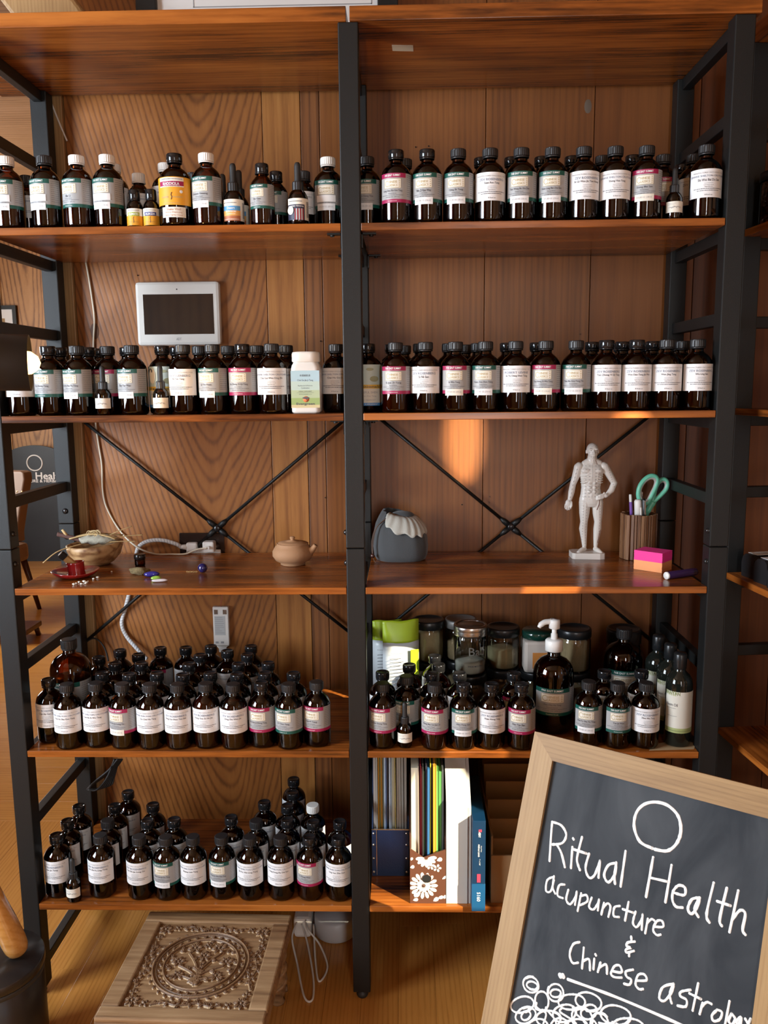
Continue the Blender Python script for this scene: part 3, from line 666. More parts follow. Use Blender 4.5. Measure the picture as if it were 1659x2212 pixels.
def dropper_bottle(o, r, dk):
    R, H, cr, T = DROP[r['size']]
    def glass():
        m = MB(); m.lathe([(.0001, .001), (R*.85, 0), (R, .004), (R, H*.66), (R*.93, H*.74), (R*.72, H*.84), (cr-.0022, H*.90), (cr-.0025, H)], 28); return m.mesh('glass_body', [G_AMBER])
    put('glass_body', cached(('dg', r['size']), glass), o)
    def liq():
        m = MB(); R2 = R*.92; m.lathe([(.0001, .002), (R2*.9, .002), (R2, .006), (R2, H*.64), (R2*.8, H*.76), (.0001, H*.77)], 20); return m.mesh('extract', [M_LIQ])
    put('extract', cached(('dl', r['size']), liq), o)
    if r['cap'] == 'd':
        def coll():
            m = MB(); n = 32; z0, z1 = H-.010, H+.007; vs = []
            pr = [(cr, z0), (cr, z1-.002), (cr-.001, z1), (cr*.55, z1+.0005)]
            for j, (q, z) in enumerate(pr):
                for i in range(n): rr = q-(.0005 if i % 2 and j < 2 else 0); a = 2*pi*i/n; vs.append((rr*cos(a), rr*sin(a), z))
            m.add(vs, [(j*n+i, j*n+(i+1) % n, (j+1)*n+(i+1) % n, (j+1)*n+i) for j in range(3) for i in range(n)]); return m.mesh('collar', [M_CAP])
        put('collar', cached(('dc', r['size']), coll), o)
        def bulb():
            m = MB(); q = cr*.58; m.lathe([(q*1.15, H+.006), (q, H+.011), (q, T-q*1.3), (q*.9, T-q*.6), (q*.6, T-q*.15), (.0001, T)], 20); return m.mesh('rubber_bulb', [M_RUB])
        put('rubber_bulb', cached(('db', r['size']), bulb), o)
    else:
        def scap():
            m = MB(); m.lathe([(cr, H-.008), (cr+.0015, H-.007), (cr+.0015, H+.012), (cr, H+.014), (.0001, H+.0142)], 24); return m.mesh('cap', [M_CAPS])
        put('cap', cached(('ds', r['size']), scap), o)
    z0, z1 = .010, H*.60
    lab = r['lab']
    if lab == 'w':
        def pw():
            m = MB(); patch(m, R+.0005, -1.25, 1.25, z0+.004, z1-.002); return m.mesh('paper', [M_CREAM])
        l = put('paper', cached(('dw', r['size']), pw), o)
        def prn():
            m = MB(); q = R+.0009
            bars(m, q, z1-.006, -.9, .1, .0008, 0, 3); bars(m, q, z1-.0085, -.9, -.1, .0008, 0, 4)
            rr = random.Random(3); pts = []
            for k in range(26):
                a = -.75+k*.058; pts.append(Vector((q*sin(a), -q*cos(a), z0+.014+.0022*rr.uniform(-1, 1))))
            m.tube(pts, .00028, 4, 1)
            return m.mesh('handwriting', [M_INKL, M_INKB])
        put('handwriting', cached(('dwp', r['size']), prn), l)
    elif lab == 'o':
        ttl, name, colr = r['art']
        m = MB(); patch(m, R+.0005, -1.3, 1.3, z0-.006, z1*.62, 0); patch(m, R+.0005, -1.3, 1.3, z1*.62, z1, 1); patch(m, R+.0007, -.75, .75, z1*.60, z1*.80, 2)
        mc = mat('label colour '+name.lower(), colr, .5); l = put('paper', m.mesh('paper', [M_OR, M_CREAM, mc]), o)
        m = MB(); text_bent(m, name, R+.001, z1*.70, .0040, R*1.25, 0, .02); bars(m, R+.001, z1*.90, -.7, .7, .0012, 1, 4)
        pts = [Vector((0, -R-.0008, z0-.001)), Vector((.0006, -R-.0008, z0+.003)), Vector((-.0006, -R-.0008, z0+.007)), Vector((.0012, -R-.0008, z0+.011))]
        m.tube(pts, .0004, 4, 1); bars(m, R+.001, z0+.0005, -.6, .6, .0007, 1, 6)
        put('print', m.mesh('print', [M_WHITE, M_INK]), l)
    elif lab == 'art1':
        def pa():
            m = MB(); q = R+.0005
            patch(m, q, -1.2, .75, z1-.009, z1+.004, 0); patch(m, q, -1.2, .75, z0+.020, z1-.009, 1); patch(m, q, -1.2, .75, z0+.010, z0+.020, 2); patch(m, q, -1.2, .75, z0, z0+.010, 3); patch(m, q, .75, 1.5, z0, z1+.004, 0)
            return m.mesh('paper', [M_CREAM, mat('sky blue print', (.10, .33, .62), .5), mat('sand orange print', (.75, .38, .10), .5), mat('clay red print', (.42, .14, .06), .5)])
        l = put('paper', cached('art1', pa), o)
        def pp():
            m = MB(); q = R+.001; c = -.22
            text_bent(m, 'Desert', q, z1-.013, .0042, R*.8, 0, .015, c); text_bent(m, 'Echinacea', q, z1-.0195, .0036, R*1.1, 0, .01, c); bars(m, q, z1-.0245, c-.45, c+.45, .0012, 0, 3)
            bars(m, q, z0+.003, c-.8, c+.8, .0012, 0, 5); bars(m, q, z1-.003, c-.8, c+.6, .0016, 1, 9)
            for k in range(14): patch(m, q, 1.0, 1.35, z0+.006+k*.0022, z0+.0072+k*.0022, 1, 2)
            return m.mesh('print', [M_WHITE, M_INK])
        put('print', cached('art1p', pp), l)
    elif lab == 'art2':
        def pa():
            m = MB(); q = R+.0005
            patch(m, q, -1.2, .75, z1-.008, z1+.004, 0); patch(m, q, -1.2, .75, z0, z1-.008, 1); patch(m, q, .75, 1.5, z0, z1+.004, 0)
            for k in range(7): patch(m, q+.0003, -.25+k*.13, -.18+k*.13, z0, z0+.022, 2+(k % 2), 1)
            m.ellip((0, 0, 0), (.0085, .0003, .0085), 0, 20, 8, Matrix.Rotation(-.72, 4, 'Z') @ Matrix.Translation((0, -q-.0003, z0+.019)))
            return m.mesh('paper', [M_CREAM, mat('night blue print', (.03, .03, .06), .5), mat('flag red print', (.45, .05, .05), .5), M_WHITE])
        l = put('paper', cached('art2', pa), o)
        def pp():
            m = MB(); q = R+.001
            text_bent(m, 'American Ginseng', q, z1-.0115, .0036, R*1.75, 0, .015, -.22); bars(m, q, z1-.002, -.95, .5, .0018, 1, 4)
            for k in range(14): patch(m, q, .95, 1.35, z0+.006+k*.0022, z0+.0072+k*.0022, 1, 2)
            return m.mesh('print', [M_WHITE, M_INK])
        put('print', cached('art2p', pp), l)

def build_bottle(i, r, label):
    o = empty('amber_bottle' if r['size'] not in DROP else 'dropper_bottle', (r['x'], r['y'], r['s']+.0002), rnd_yaw(i) if r['yaw'] is None else r['yaw'], label, 'bottle',
              'amber bottles on the '+SHW[r['s']])
    if r['size'] in DROP: dropper_bottle(o, r, i); return o
    k = r['size']; R = r['R']
    put('glass_body', cached(('g', k, r['light']), lambda: glass_mesh(k, r['light'])), o)
    fill = r['fill'] if r['row'] or r['light'] == 0 else random.Random(i).choice((.70, .76, 'neck'))
    put('extract', cached(('l', k, fill, r['light']), lambda: liquid_mesh(k, fill, r['light'])), o)
    if r['lab'] != 'pump': put('cap', cached(('c', k, r['cap']), lambda: cap_mesh(k, r['cap'])), o)
    lab = r['lab']; s = R/.0302 if k != 'b4' else .85
    if lab == 'pump': return o
    if lab in ('Z', 'J', 'L'):
        who = {'Z': 'ZEV ROSENBERG', 'J': 'JEANNE SHELTON CRUTCHER', 'L': 'ROBERT LEVINE'}[lab]
        H0, H1 = .039*s, .0925*s
        pm, lm = cached(('lz', k, who), lambda: label_Z(R, H0, H1, who))
        l = put('paper', pm, o); put('print', lm, l)
        if r['name']: put('formula_name', name_mesh(R+.0009, H0+(H1-H0)*.615, (H1-H0)*.088, r['name'], 0, R*1.75), l)
    elif lab[0] in 'GM':
        H0, H1 = .038*s, .0935*s
        if k == 'b32': H0, H1 = .050, .122
        band = M_GREEN if lab[0] == 'G' else M_MAG
        pm, lm = cached(('lf', k, lab[0]), lambda: label_F(R, H0, H1, band))
        l = put('paper', pm, o); put('print', lm, l)
        if r['name']: put('formula_name', name_mesh(R+.0009, H0+(H1-H0)*.40, (H1-H0)*.085, r['name'], -.2, R*1.35), l)
        if lab.endswith('s') or lab.endswith('c'):
            mt = M_PAPER if lab[0] == 'G' else M_CREAM
            put('sticker', cached(('st', k, lab), lambda: sticker_mesh(R, H0-.004, H0+.0095, mt, '8 FLUID OZ. (236 ml)')), o)
            if lab == 'Gs' and not r['name']: put('sticker', cached(('st2', k), lambda: sticker_mesh(R, H0+.013, H0+.026, mt, '', -.2, .66)), o)
    elif lab == 'R':
        m = MB(); q = R+.0005; patch(m, q, -1.25, 1.35, .040, .094, 0); patch(m, q+.0003, -.80, .78, .0855, .0925, 1); patch(m, q+.0003, -.80, .78, .0765, .0855, 2); patch(m, q+.0003, -.80, .78, .0745, .0765, 1)
        l = put('paper', m.mesh('paper', [M_OR, M_CREAM, M_MAG]), o)
        m = MB(); q = R+.0012; text_bent(m, 'RHODIOLA', q, .0805, .0058, R*1.05, 0, .02); bars(m, q, .0895, -.7, .7, .0016, 1, 4); bars(m, q, .0755, -.6, .5, .0009, 1, 2)
        text_bent(m, 'HERB', q, .055, .0032, R*.5, 2, 0, -.42); text_bent(m, 'PHARM', q, .055, .0032, R*.6, 2, 0, .38); bars(m, q, .0435, -.5, .5, .001, 2, 3)
        m.tube([Vector((-.0005, -q, .050)), Vector((.001, -q, .055)), Vector((-.0006, -q, .059)), Vector((.0012, -q, .064))], .0006, 5, 1)
        m.ellip((0, 0, 0), (.0032, .0003, .0032), 0, 16, 6, Matrix.Rotation(.6, 4, 'Z') @ Matrix.Translation((0, -q, .0655)))
        put('print', m.mesh('print', [M_WHITE, M_INK, M_GOLD]), l)
        m = MB(); patch(m, R+.0006, -.65, .85, .016, .036, 0); text_bent(m, 'Shake Well', R+.001, .0315, .0042, R*.9, 1, 0, .1); text_bent(m, 'Before Dispensing', R+.001, .0255, .0036, R*1.05, 1, 0, .1); text_bent(m, 'Store Tightly Closed', R+.001, .020, .0034, R*1.1, 1, 0, .1)
        put('sticker', m.mesh('sticker', [M_CREAM, mat('rust ink', (.5, .2, .1), .6)]), o)
    elif lab == 'art3':
        def pa():
            m = MB(); q = R+.0005
            patch(m, q, -1.3, 1.3, .058, .100, 0); patch(m, q, -1.3, 1.3, .050, .058, 1); patch(m, q, -1.3, 1.3, .020, .050, 2); patch(m, q, -1.3, 1.3, .014, .020, 3)
            mk = lambda x, z, rx, rz, mi, ang: m.ellip((0, 0, 0), (rx, .0003, rz), mi, 18, 8, Matrix.Rotation(ang, 4, 'Z') @ Matrix.Translation((x, -q-.0002, z)))
            mk(0, .080, .009, .016, 2, -.6); mk(0, .091, .006, .005, 4, -.75); mk(0, .070, .010, .006, 5, .5); mk(0, .090, .008, .003, 5, .2)
            return m.mesh('paper', [mat('pale blue print', (.55, .66, .62), .5), mat('mustard print', (.75, .45, .05), .5), M_CREAM, mat('blue print', (.08, .28, .6), .5), M_INK, mat('olive print', (.38, .40, .25), .5)])
        l = put('paper', cached('art3', pa), o)
        def pp():
            m = MB(); q = R+.001
            text_bent(m, 'traditionals', q, .054, .0050, R*1.9, 0, .01); text_bent(m, 'PEACEFUL SHEN', q, .042, .0042, R*1.5, 1); text_bent(m, 'An Mian Dan Tang', q, .034, .0030, R*1.3, 1); text_bent(m, 'Dietary Supplement', q, .026, .0028, R*1.2, 1); text_bent(m, 'HERBAL SUPPLEMENT', q, .017, .0028, R*1.6, 2)
            return m.mesh('print', [M_INK, M_INKL, M_WHITE])
        put('print', cached('art3p', pp), l)
    return o
# ordinal per (shelf, bay, row), left to right
from collections import defaultdict
grp = defaultdict(list)
for i, r in enumerate(BOT): grp[(r['s'], r['bay'], r['row'])].append(i)
for key, ids in grp.items():
    ids.sort(key=lambda i: BOT[i]['x']); s, bay, row = key
    for n, i in enumerate(ids):
        r = BOT[i]
        kind = 'dropper bottle' if r['cap'] == 'd' else ('large amber bottle' if r['size'] == 'b32' else 'amber bottle')
        if r['lab'] == 'pump': lb = 'large amber pump bottle with white pump head and green-banded label behind the chalkboard'
        else: lb = '%s of %s from left, %s, %s, %s, %s' % (ORD[n] if len(ids) > 1 else 'only', bay+' bay', ROWW[row], SHW[s], CAPW[r['cap']], LABW[r['lab']])
        if r['size'] == 'b32': lb = 'large amber bottle with green-banded label standing behind the %s bay front row' % bay
        r['obj'] = build_bottle(i, r, lb)
        if r['lab'] != 'pump' and r['size'] != 'b32':
            lw = LABW[r['lab']].replace('small white', 'white')
            mid = ' dropper bottle' if r['cap'] == 'd' else (' bottle, '+CAPW[r['cap']])
            r['obj']['label'] = '%s, %s from left, %s bay %s, %s' % (lw+mid, ORD[n], bay, ROWW[row], SHW[s])
# the pump bottle's label and pump
po = [r for r in BOT if r['lab'] == 'pump'][0]['obj']
pm, lm = label_F(.0465, .048, .112, M_GREEN); l = put('paper', pm, po); put('print', lm, l)
put('formula_name', name_mesh(.0475, .074, .0042, 'Xiao Chai Hu Tang', -.2, .06), l)
PZ = Matrix.Translation((0, 0, .016)); m = MB(); m.lathe([(.0165, .172), (.0200, .173), (.0200, .196), (.0175, .199), (.009, .200), (.0075, .2005), (.0075, .212), (.0055, .213), (.0055, .226)], 28, M=PZ); m.build('pump_collar', M_CAPW, po)
m = MB(); m.lathe([(.009, .224), (.0125, .2255), (.0125, .243), (.0115, .246), (.0001, .247)], 20, M=PZ)
m.tube(spline([(-.006, 0, .257), (-.022, -.002, .256), (-.032, -.004, .250), (-.036, -.005, .244)], 4), [.0065]*9+[.0052, .005, .0046, .0042], 10); m.build('pump_head', M_CAPW, po)
po.rotation_euler = (0, 0, 0)
# ================================================================== THINGS ON THE OPEN SHELF
def at4(px, py): return atz(px, py, S4)
# ---- carved wooden bowl
p = at4(207, 1219); M_BOWL = wood('olive wood', ((.20, .09, .035), (.45, .27, .12), (.56, .37, .19)), 'X', 30, .5, 8, .45, .1, .7, 0, 60, 14)
bowl = empty('wooden_bowl', (p.x, p.y, S4+.0002), .3, 'small pale grained wooden bowl full of dried stalks on the open shelf', 'bowl')
m = MB(); prof = [(.0001, .001), (.030, 0), (.040, .006), (.054, .022), (.060, .040), (.0615, .052), (.058, .0535), (.0555, .050), (.050, .024), (.030, .010), (.0001, .009)]
m.lathe(prof, 40); 
for i, v in enumerate(m.v):
    a = atan2(v[1], v[0]); k = 1+.05*sin(2*a+.6)+.03*sin(3*a); m.v[i] = (v[0]*k*1.05, v[1]*k*.92, v[2]*(1+.07*sin(a+1.1)))
m.build('bowl_shell', M_BOWL, bowl)
M_STRAW = mat('dried straw', (.55, .38, .17), .8, var=.3, vscale=60); M_BARK = mat('dark bark', (.10, .045, .035), .8, var=.3, vscale=50)
M_SAGE = mat('dried sage', (.36, .34, .27), .95, bump=.6, bscale=300, var=.3, vscale=120)
sb = empty('sage_bundle', (p.x, p.y, S4+.062), 0, 'tied bundle of dried sage and straw lying in the wooden bowl', 'herb bundle')
m = MB(); m.ellip((.008, 0, .001), (.050, .022, .012), 0, 20, 12)
for i, v in enumerate(m.v): m.v[i] = (v[0], v[1]+.003*sin(v[0]*300), v[2]+.0025*sin(v[0]*240+v[1]*180))
m.build('sage_leaves', M_SAGE, sb)
rr = random.Random(4)
m = MB()
for k in range(7):
    a = rr.uniform(-.3, .3); m.tube(spline([(-.055, rr.uniform(-.02, .02), .004), (0, rr.uniform(-.012, .012), .014), (.062, a*.12, .006)], 5), rr.uniform(.0012, .002), 5)
m.build('straw_stalks', M_STRAW, sb)
m = MB()
for k in range(9):
    c = (rr.uniform(-.012, .012), rr.uniform(-.010, .006), rr.uniform(.012, .022)); r = rr.uniform(.006, .011); t = rr.uniform(0, 3)
    m.tube([(c[0]+r*cos(a+t), c[1]+r*.6*sin(a), c[2]+r*.7*sin(a+t)) for a in [2*pi*i/14 for i in range(14)]], .0009, 5, closed=True)
m.build('raffia_knot', mat('raffia', (.62, .46, .24), .8, var=.2), sb)
st = empty('bark_stick', (p.x-.05, p.y-.005, S4+.060), 0, 'reddish bark stick poking out of the wooden bowl to the left', 'stick')
m = MB(); m.tube(spline([(.045, .0, -.004), (.01, 0, .004), (-.02, 0, .012), (-.037, 0, .016)], 5), [.006]*8+[.0055]*8, 8); m.build('stalk', M_BARK, st)
m = MB(); m.tube([(-.012, 0, .009), (-.024, -.003, .028)], [.004, .003], 7); m.build('side_twig', M_STRAW, st)
g = MB(); g.tube(spline([(-.02, -.03, .004), (-.062, -.066, -.006), (-.092, -.086, -.03)], 8), [.0014]*17, 5)
tag(g.build('grass_stalk', M_STRAW, None, (p.x, p.y, S4+.052)), 'long pale grass stalk drooping from the bowl towards the shelf end', 'stalk')
for k, (a, b_, c_) in enumerate((((.02, 0, .012), (.06, -.004, .030), (.094, .0, .042)), ((.03, .006, .008), (.07, .006, .016), (.118, .004, .020)), ((.03, -.012, .004), (.07, -.016, .008), (.108, -.02, .008)))):
    g = MB(); g.tube(spline([a, b_, c_], 6), [.0013]*13, 5)
    tag(g.build('grass_stalk', M_STRAW, None, (p.x, p.y, S4+.052)), ['highest of the dry stalks pointing right out of the bowl', 'middle dry stalk pointing right out of the bowl', 'lowest dry stalk pointing right out of the bowl'][k], 'stalk', 'dry stalks')
# ---- red dish with a cup and a charred stick
p = at4(163, 1246); M_RED = mat('red glaze', (.30, .012, .014), .18, coat=.4, var=.25, vscale=40)
dish = empty('incense_dish', (p.x, p.y, S4+.0002), 0, 'glossy red ceramic incense dish with raised cup in its middle', 'dish')
m = MB(); m.lathe([(.0001, .001), (.028, 0), (.044, .006), (.052, .013), (.053, .0155), (.050, .015), (.040, .009), (.022, .006), (.0001, .006)], 40)
for i, v in enumerate(m.v):
    a = atan2(v[1], v[0]); m.v[i] = (v[0]*(1+.02*sin(3*a)), v[1]*(1+.02*cos(2*a)), v[2]*(1+.12*sin(2*a+.4)))
m.build('plate', M_RED, dish)
m = MB(); m.lathe([(.020, .005), (.0185, .012), (.0190, .030), (.0200, .034), (.0180, .0345), (.0165, .030), (.0160, .009), (.0001, .008)], 28, M=Matrix.Translation((.002, .004, .0)) @ Matrix.Rotation(-.06, 4, 'Y')); m.build('cup', M_RED, dish)
ps = empty('charred_stick', (p.x-.012, p.y+.002, S4+.036), 0, 'charred stick of scented wood leaning in the red cup', 'incense stick')
T = Matrix.Rotation(-.75, 4, 'Y') @ Matrix.Rotation(.25, 4, 'X')
m = MB(); m.cbox(-.007, .007, -.006, .006, -.020, .012, .0018, M=T); m.build('wood_end', mat('pale scented wood', (.55, .36, .15), .7, var=.3, vscale=60), ps)
m = MB(); m.cbox(-.0076, .0076, -.0066, .0066, .012, .026, .002, M=T); e = m.build('charred_end', mat('char', (.02, .018, .018), .9, bump=.6), ps)
m = MB(); m.cbox(-.005, .006, -.005, .005, .0262, .0275, .0004, M=T); m.build('ash', M_WHITE, e)
rr = random.Random(9)
for k, (px, py) in enumerate(((165, 1262), (171, 1259), (176, 1263), (182, 1258), (185, 1262), (187, 1260), (202, 1252), (211, 1249), (241, 1236), (190, 1257), (160, 1264))):
    q = at4(px, py); s = rr.uniform(.0016, .0032); m = MB(); m.ellip((0, 0, 0), (s*1.3, s, s*.8), 0, 7, 5)
    m.v = [(v[0]+rr.uniform(-.3, .3)*s, v[1]+rr.uniform(-.3, .3)*s, v[2]) for v in m.v]
    tag(m.build('wax_crumb', M_CREAM, None, (q.x, q.y, S4+s*.8)), 'white crumb scattered on the open shelf in front of the red dish', 'crumb', 'crumbs by the red dish')
# ---- jar lid, smudge cone and stones
p = at4(300, 1224); m = MB(); m.lathe([(.0001, 0), (.0125, 0), (.0135, .002), (.0135, .012), (.0120, .0135), (.0100, .0125), (.0001, .0125)], 28)
jl = empty('tincture_vial', (p.x, p.y+.01, S4), 0, 'tiny black capped vial standing behind the coloured stones', 'vial'); m.build('cap', M_CAPS, jl, (0, 0, .016)); m = MB(); m.lathe([(.0001, .0002), (.011, 0.0002), (.0125, .003), (.0125, .016)], 24); m.build('glass', G_AMBER, jl)
p = at4(302, 1240)
def lumpy(rx, ry, rz, seed, n=22, m_=12, amp=.12):
    mb = MB(); mb.ellip((0, 0, 0), (rx, ry, rz), 0, n, m_); r_ = random.Random(seed); ph = [r_.uniform(0, 6) for _ in range(6)]
    mb.v = [tuple(Vector(v)*(1+amp*(sin(v[0]/rx*3+ph[0])*sin(v[1]/ry*3+ph[1])+.6*sin(v[2]/rz*5+ph[2])*sin(v[0]/rx*6+ph[3])))) for v in mb.v]; return mb
hb = lumpy(.022, .012, .009, 3, amp=.2); o = hb.build('herb_tuft', mat('dried moss', (.20, .15, .07), .95, bump=.9, bscale=500, var=.5, vscale=180), None, (p.x, p.y, S4+.0075), .2); tag(o, 'brownish tuft of dried herb in front of the tiny vial', 'herb')
for px, py, rx, ry, rz, col, nm, lb, an, ro in ((328, 1246, .018, .008, .0065, (.035, .03, .22), 'blue_stone', 'speckled dark blue polished stone on the open shelf', .15, .1), (337, 1253, .0115, .0055, .0048, (.30, .50, .07), 'green_stone', 'bright green polished stone beside the blue one', .2, .15), (345, 1257, .018, .006, .0035, (.68, .62, .64), 'white_stone', 'flat whitish stone nearest the shelf edge', .18, .25)):
    q = at4(px, py); o = lumpy(rx, ry, rz, 5, amp=.04).build(nm, mat(nm.replace('_', ' '), col, ro, var=.35, vscale=120), None, (q.x, q.y, S4+rz*.97), an); tag(o, lb, 'stone')
q = at4(438, 1237); bead = empty('glass_bead', (q.x, q.y, S4), 0, 'round dark blue glass bead pendant with thin chain', 'bead')
m = MB(); m.ellip((0, 0, .0113), (.0112, .0112, .0112), 0, 24, 16); m.build('ball', mat('cobalt glass', (.02, .018, .10), .06, coat=.5, var=.4, vscale=60), bead)
m = MB()
for k in range(7): m.tube([(-.015-.0035*k+.0022*cos(a), .0012*sin(a)*(1 if k % 2 else .3), .002+.0014*sin(a)*(.3 if k % 2 else 1)) for a in [2*pi*i/10 for i in range(10)]], .00045, 5, closed=True)
m.build('chain', mat('brass', (.55, .40, .18), .3, 1), bead)
# ---- clay teapot
q = at4(633, 1219); tp = empty('clay_teapot', (q.x, q.y, S4+.0002), 0, 'small unglazed brown clay teapot with lid and stubby spout', 'teapot')
M_CLAY = mat('unglazed clay', (.37, .20, .10), .75, bump=.15, bscale=300, var=.12, vscale=20)
m = MB(); m.lathe([(.0001, .001), (.028, 0), (.030, .002), (.029, .006), (.041, .013), (.0485, .026), (.0485, .038), (.043, .050), (.037, .057), (.0385, .060), (.0365, .0615), (.033, .058), (.0001, .056)], 44); m.v = [(v[0], v[1], v[2]*.86) for v in m.v]; m.build('pot_body', M_CLAY, tp)
m = MB(); m.lathe([(.0355, .0590), (.0345, .0625), (.020, .0655), (.014, .0670), (.0135, .0680), (.005, .0690), (.0042, .0715), (.0062, .0745), (.0062, .0775), (.004, .0795), (.0001, .080)], 36); m.v = [(v[0], v[1], v[2]*.86) for v in m.v]; ld = m.build('lid', M_CLAY, tp)
m = MB(); m.tube(spline([(.038, -.008, .036), (.050, -.010, .046), (.057, -.012, .057)], 5), [.013, .012, .011, .010, .009, .008, .0072, .0066, .006, .006, .0062], 14); m.v = [(v[0], v[1], v[2]*.86) for v in m.v]; m.build('spout', M_CLAY, tp)
m = MB(); m.lathe([(.0001, .0), (.0042, 0)], 14, M=Matrix.Translation((.0572, -.012, .0497)) @ Matrix.Rotation(.8, 4, 'Y')); m.build('spout_mouth', M_RUB, tp)
# ---- drawstring pouch
q = at4(866, 1206); pc = empty('drawstring_pouch', (q.x, q.y-.012, S4+.0002), 0, 'charcoal fabric drawstring pouch with pale grey turned-over lining', 'pouch')
M_CHAR = mat('charcoal linen', (.055, .060, .064), .9, bump=.3, bscale=900, sheen=.2, var=.1); M_LIN = mat('pale grey linen', (.44, .43, .38), .9, bump=.3, bscale=900, var=.08)
m = MB(); n = 56; rows = [(.80, 0), (.93, .004), (1.0, .014), (1.03, .035), (1.0, .060), (.90, .083), (.76, .098), (.62, .108), (.50, .113)]
vs = []
for k, (s, z) in enumerate(rows):
    for i in range(n):
        a = 2*pi*i/n; pl = .05*(k/8)**1.5*sin(a*11+k*.3)
        rx = .066*(s+pl); ry = .048*(s+pl); vs.append((rx*abs(cos(a))**.8*(1 if cos(a) > 0 else -1)-.0004*k*k*.3, ry*abs(sin(a))**.8*(1 if sin(a) > 0 else -1)+.002*k, z*(1+.10*cos(a-2.5)*k/8)))
fs = [(j*n+i, j*n+(i+1) % n, (j+1)*n+(i+1) % n, (j+1)*n+i) for j in range(len(rows)-1) for i in range(n)]+[tuple(range(n-1, -1, -1))]
m.add(vs, fs, 0, True); m.build('pouch_body', M_CHAR, pc)
# turned-over lining: a ruffled flap folded down over the front right of the bag
def bag_pt(a, zz, off):
    k = 0
    while k < len(rows)-2 and rows[k+1][1] < zz: k += 1
    t = min(max((zz-rows[k][1])/(rows[k+1][1]-rows[k][1]), 0), 1); s_ = rows[k][0]+(rows[k+1][0]-rows[k][0])*t; kk = k+t
    f = abs(cos(a))**.8*(1 if cos(a) > 0 else -1), abs(sin(a))**.8*(1 if sin(a) > 0 else -1)
    return Vector((.066*s_*f[0]+off*cos(a)-.00012*kk*kk, .048*s_*f[1]+off*sin(a)+.002*kk, zz*(1+.10*cos(a-2.5)*kk/8)))
m = MB(); nu, nv = 40, 9; vs = []
for j in range(nv):
    for i in range(nu):
        t = i/(nu-1); a = -2.15+t*2.3; tip = sin(pi*min(max(t, 0), 1))**.55
        zz = .1125-(.006+.040*tip+.004*sin(i*.9))*(j/(nv-1)); off = .0035+.0035*(j/(nv-1))+.0016*sin(i*1.35+.4*j)
        if j == 0: off = -.004
        vs.append(bag_pt(a, zz, off)+Vector((0, 0, .006*(1-j/(nv-1)))))
fs = [(j*nu+i, j*nu+i+1, (j+1)*nu+i+1, (j+1)*nu+i) for j in range(nv-1) for i in range(nu-1)]
m.add(vs, fs, 0, True); o = m.build('lining_flap', M_LIN, pc); sd = o.modifiers.new('s', 'SOLIDIFY'); sd.thickness = .0012
m = MB(); m.ellip((.004, .014, .108), (.030, .024, .011), 0, 24, 12); m.build('gathered_mouth', M_CHAR, pc)
m = MB(); m.tube(spline([(-.035, -.02, .106), (-.058, -.030, .085), (-.067, -.034, .05), (-.068, -.036, .018)], 6), .0013, 6); m.tube(spline([(-.035, -.02, .104), (-.060, -.028, .083), (-.070, -.032, .05), (-.069, -.035, .018)], 6), .0013, 6)
m.tube(spline([(-.068, -.036, .014), (-.064, -.040, .004), (-.060, -.046, .0015)], 5), .001, 5); m.build('drawstring', mat('brown cord', (.09, .055, .04), .8), pc)
m = MB(); m.ellip((-.0685, -.0355, .016), (.0052, .0052, .0062), 0, 16, 10); m.build('cord_bead', mat('dark wooden bead', (.05, .015, .01), .2, coat=.4), pc)
# ---- acupuncture figurine: one continuous skin
q = at4(1272, 1203); K = .000322
fig = empty('acupuncture_figurine', (q.x, q.y, S4+.0002), .0, 'white acupuncture point statue of a standing man on a plinth', 'figurine')
mb = MB()
def P(x, z, y=0): return Vector(((x-345)*K*1.07, y*K, (1030-z)*K-.006))
def limb(pts, rs, ky=1.0, n=14):
    # string of overlapping balls and cones
    pts = [Vector(a) for a in pts]
    for (a, b_), (r0, r1) in zip(zip(pts, pts[1:]), zip(rs, rs[1:])):
        L = (b_-a).length; k = max(2, int(L/(min(r0, r1)*K*.35)))
        for i in range(k+1):
            t = i/k; c = a.lerp(b_, t); r = (r0+(r1-r0)*t)*K; mb.ellip(c, (r, r*ky, r), 0, 12, 8)
# torso: stacked ellipses (height, centre x, half width, half depth, depth offset)
tor = [(282, 347, 52, 30, 8), (296, 347, 76, 38, 6), (320, 347, 88, 46, 2), (352, 347, 88, 50, -2), (390, 346, 82, 50, 0), (430, 346, 75, 46, 2), (480, 345, 71, 44, 2), (525, 347, 77, 47, 2), (560, 349, 86, 51, 4), (592, 350, 88, 52, 6), (618, 350, 80, 44, 6)]
for (z0, c0_, a0_, b0_, y0_), (z1, c1_, a1_, b1_, y1_) in zip(tor, tor[1:]):
    for i in range(5):
        t = i/5; mix = lambda p_, q_: p_+(q_-p_)*t
        mb.ellip(P(mix(c0_, c1_), mix(z0, z1), mix(y0_, y1_)), (mix(a0_, a1_)*K*1.05, mix(b0_, b1_)*K, 12*K), 0, 24, 8)
for sx in (-1, 1):
    mb.ellip(P(347+sx*40, 342, -24), (40*K, 27*K, 26*K), 0, 16, 10)                 # chest
    for k in range(4): mb.ellip(P(347+sx*17, 402+k*33, -33), (16*K, 14*K, 15*K), 0, 12, 8)   # stomach
    for k in range(4): limb([P(347+sx*34, 372+k*17, -44+k*2), P(347+sx*62, 384+k*17, -34+k*2), P(347+sx*78, 382+k*17, -12)], [5, 5, 4])   # ribs
    mb.ellip(P(350+sx*40, 585, 22), (40*K, 40*K, 40*K), 0, 16, 10)
limb([P(348, 290, 6), P(349, 240, 0)], [40, 36])                                    # neck
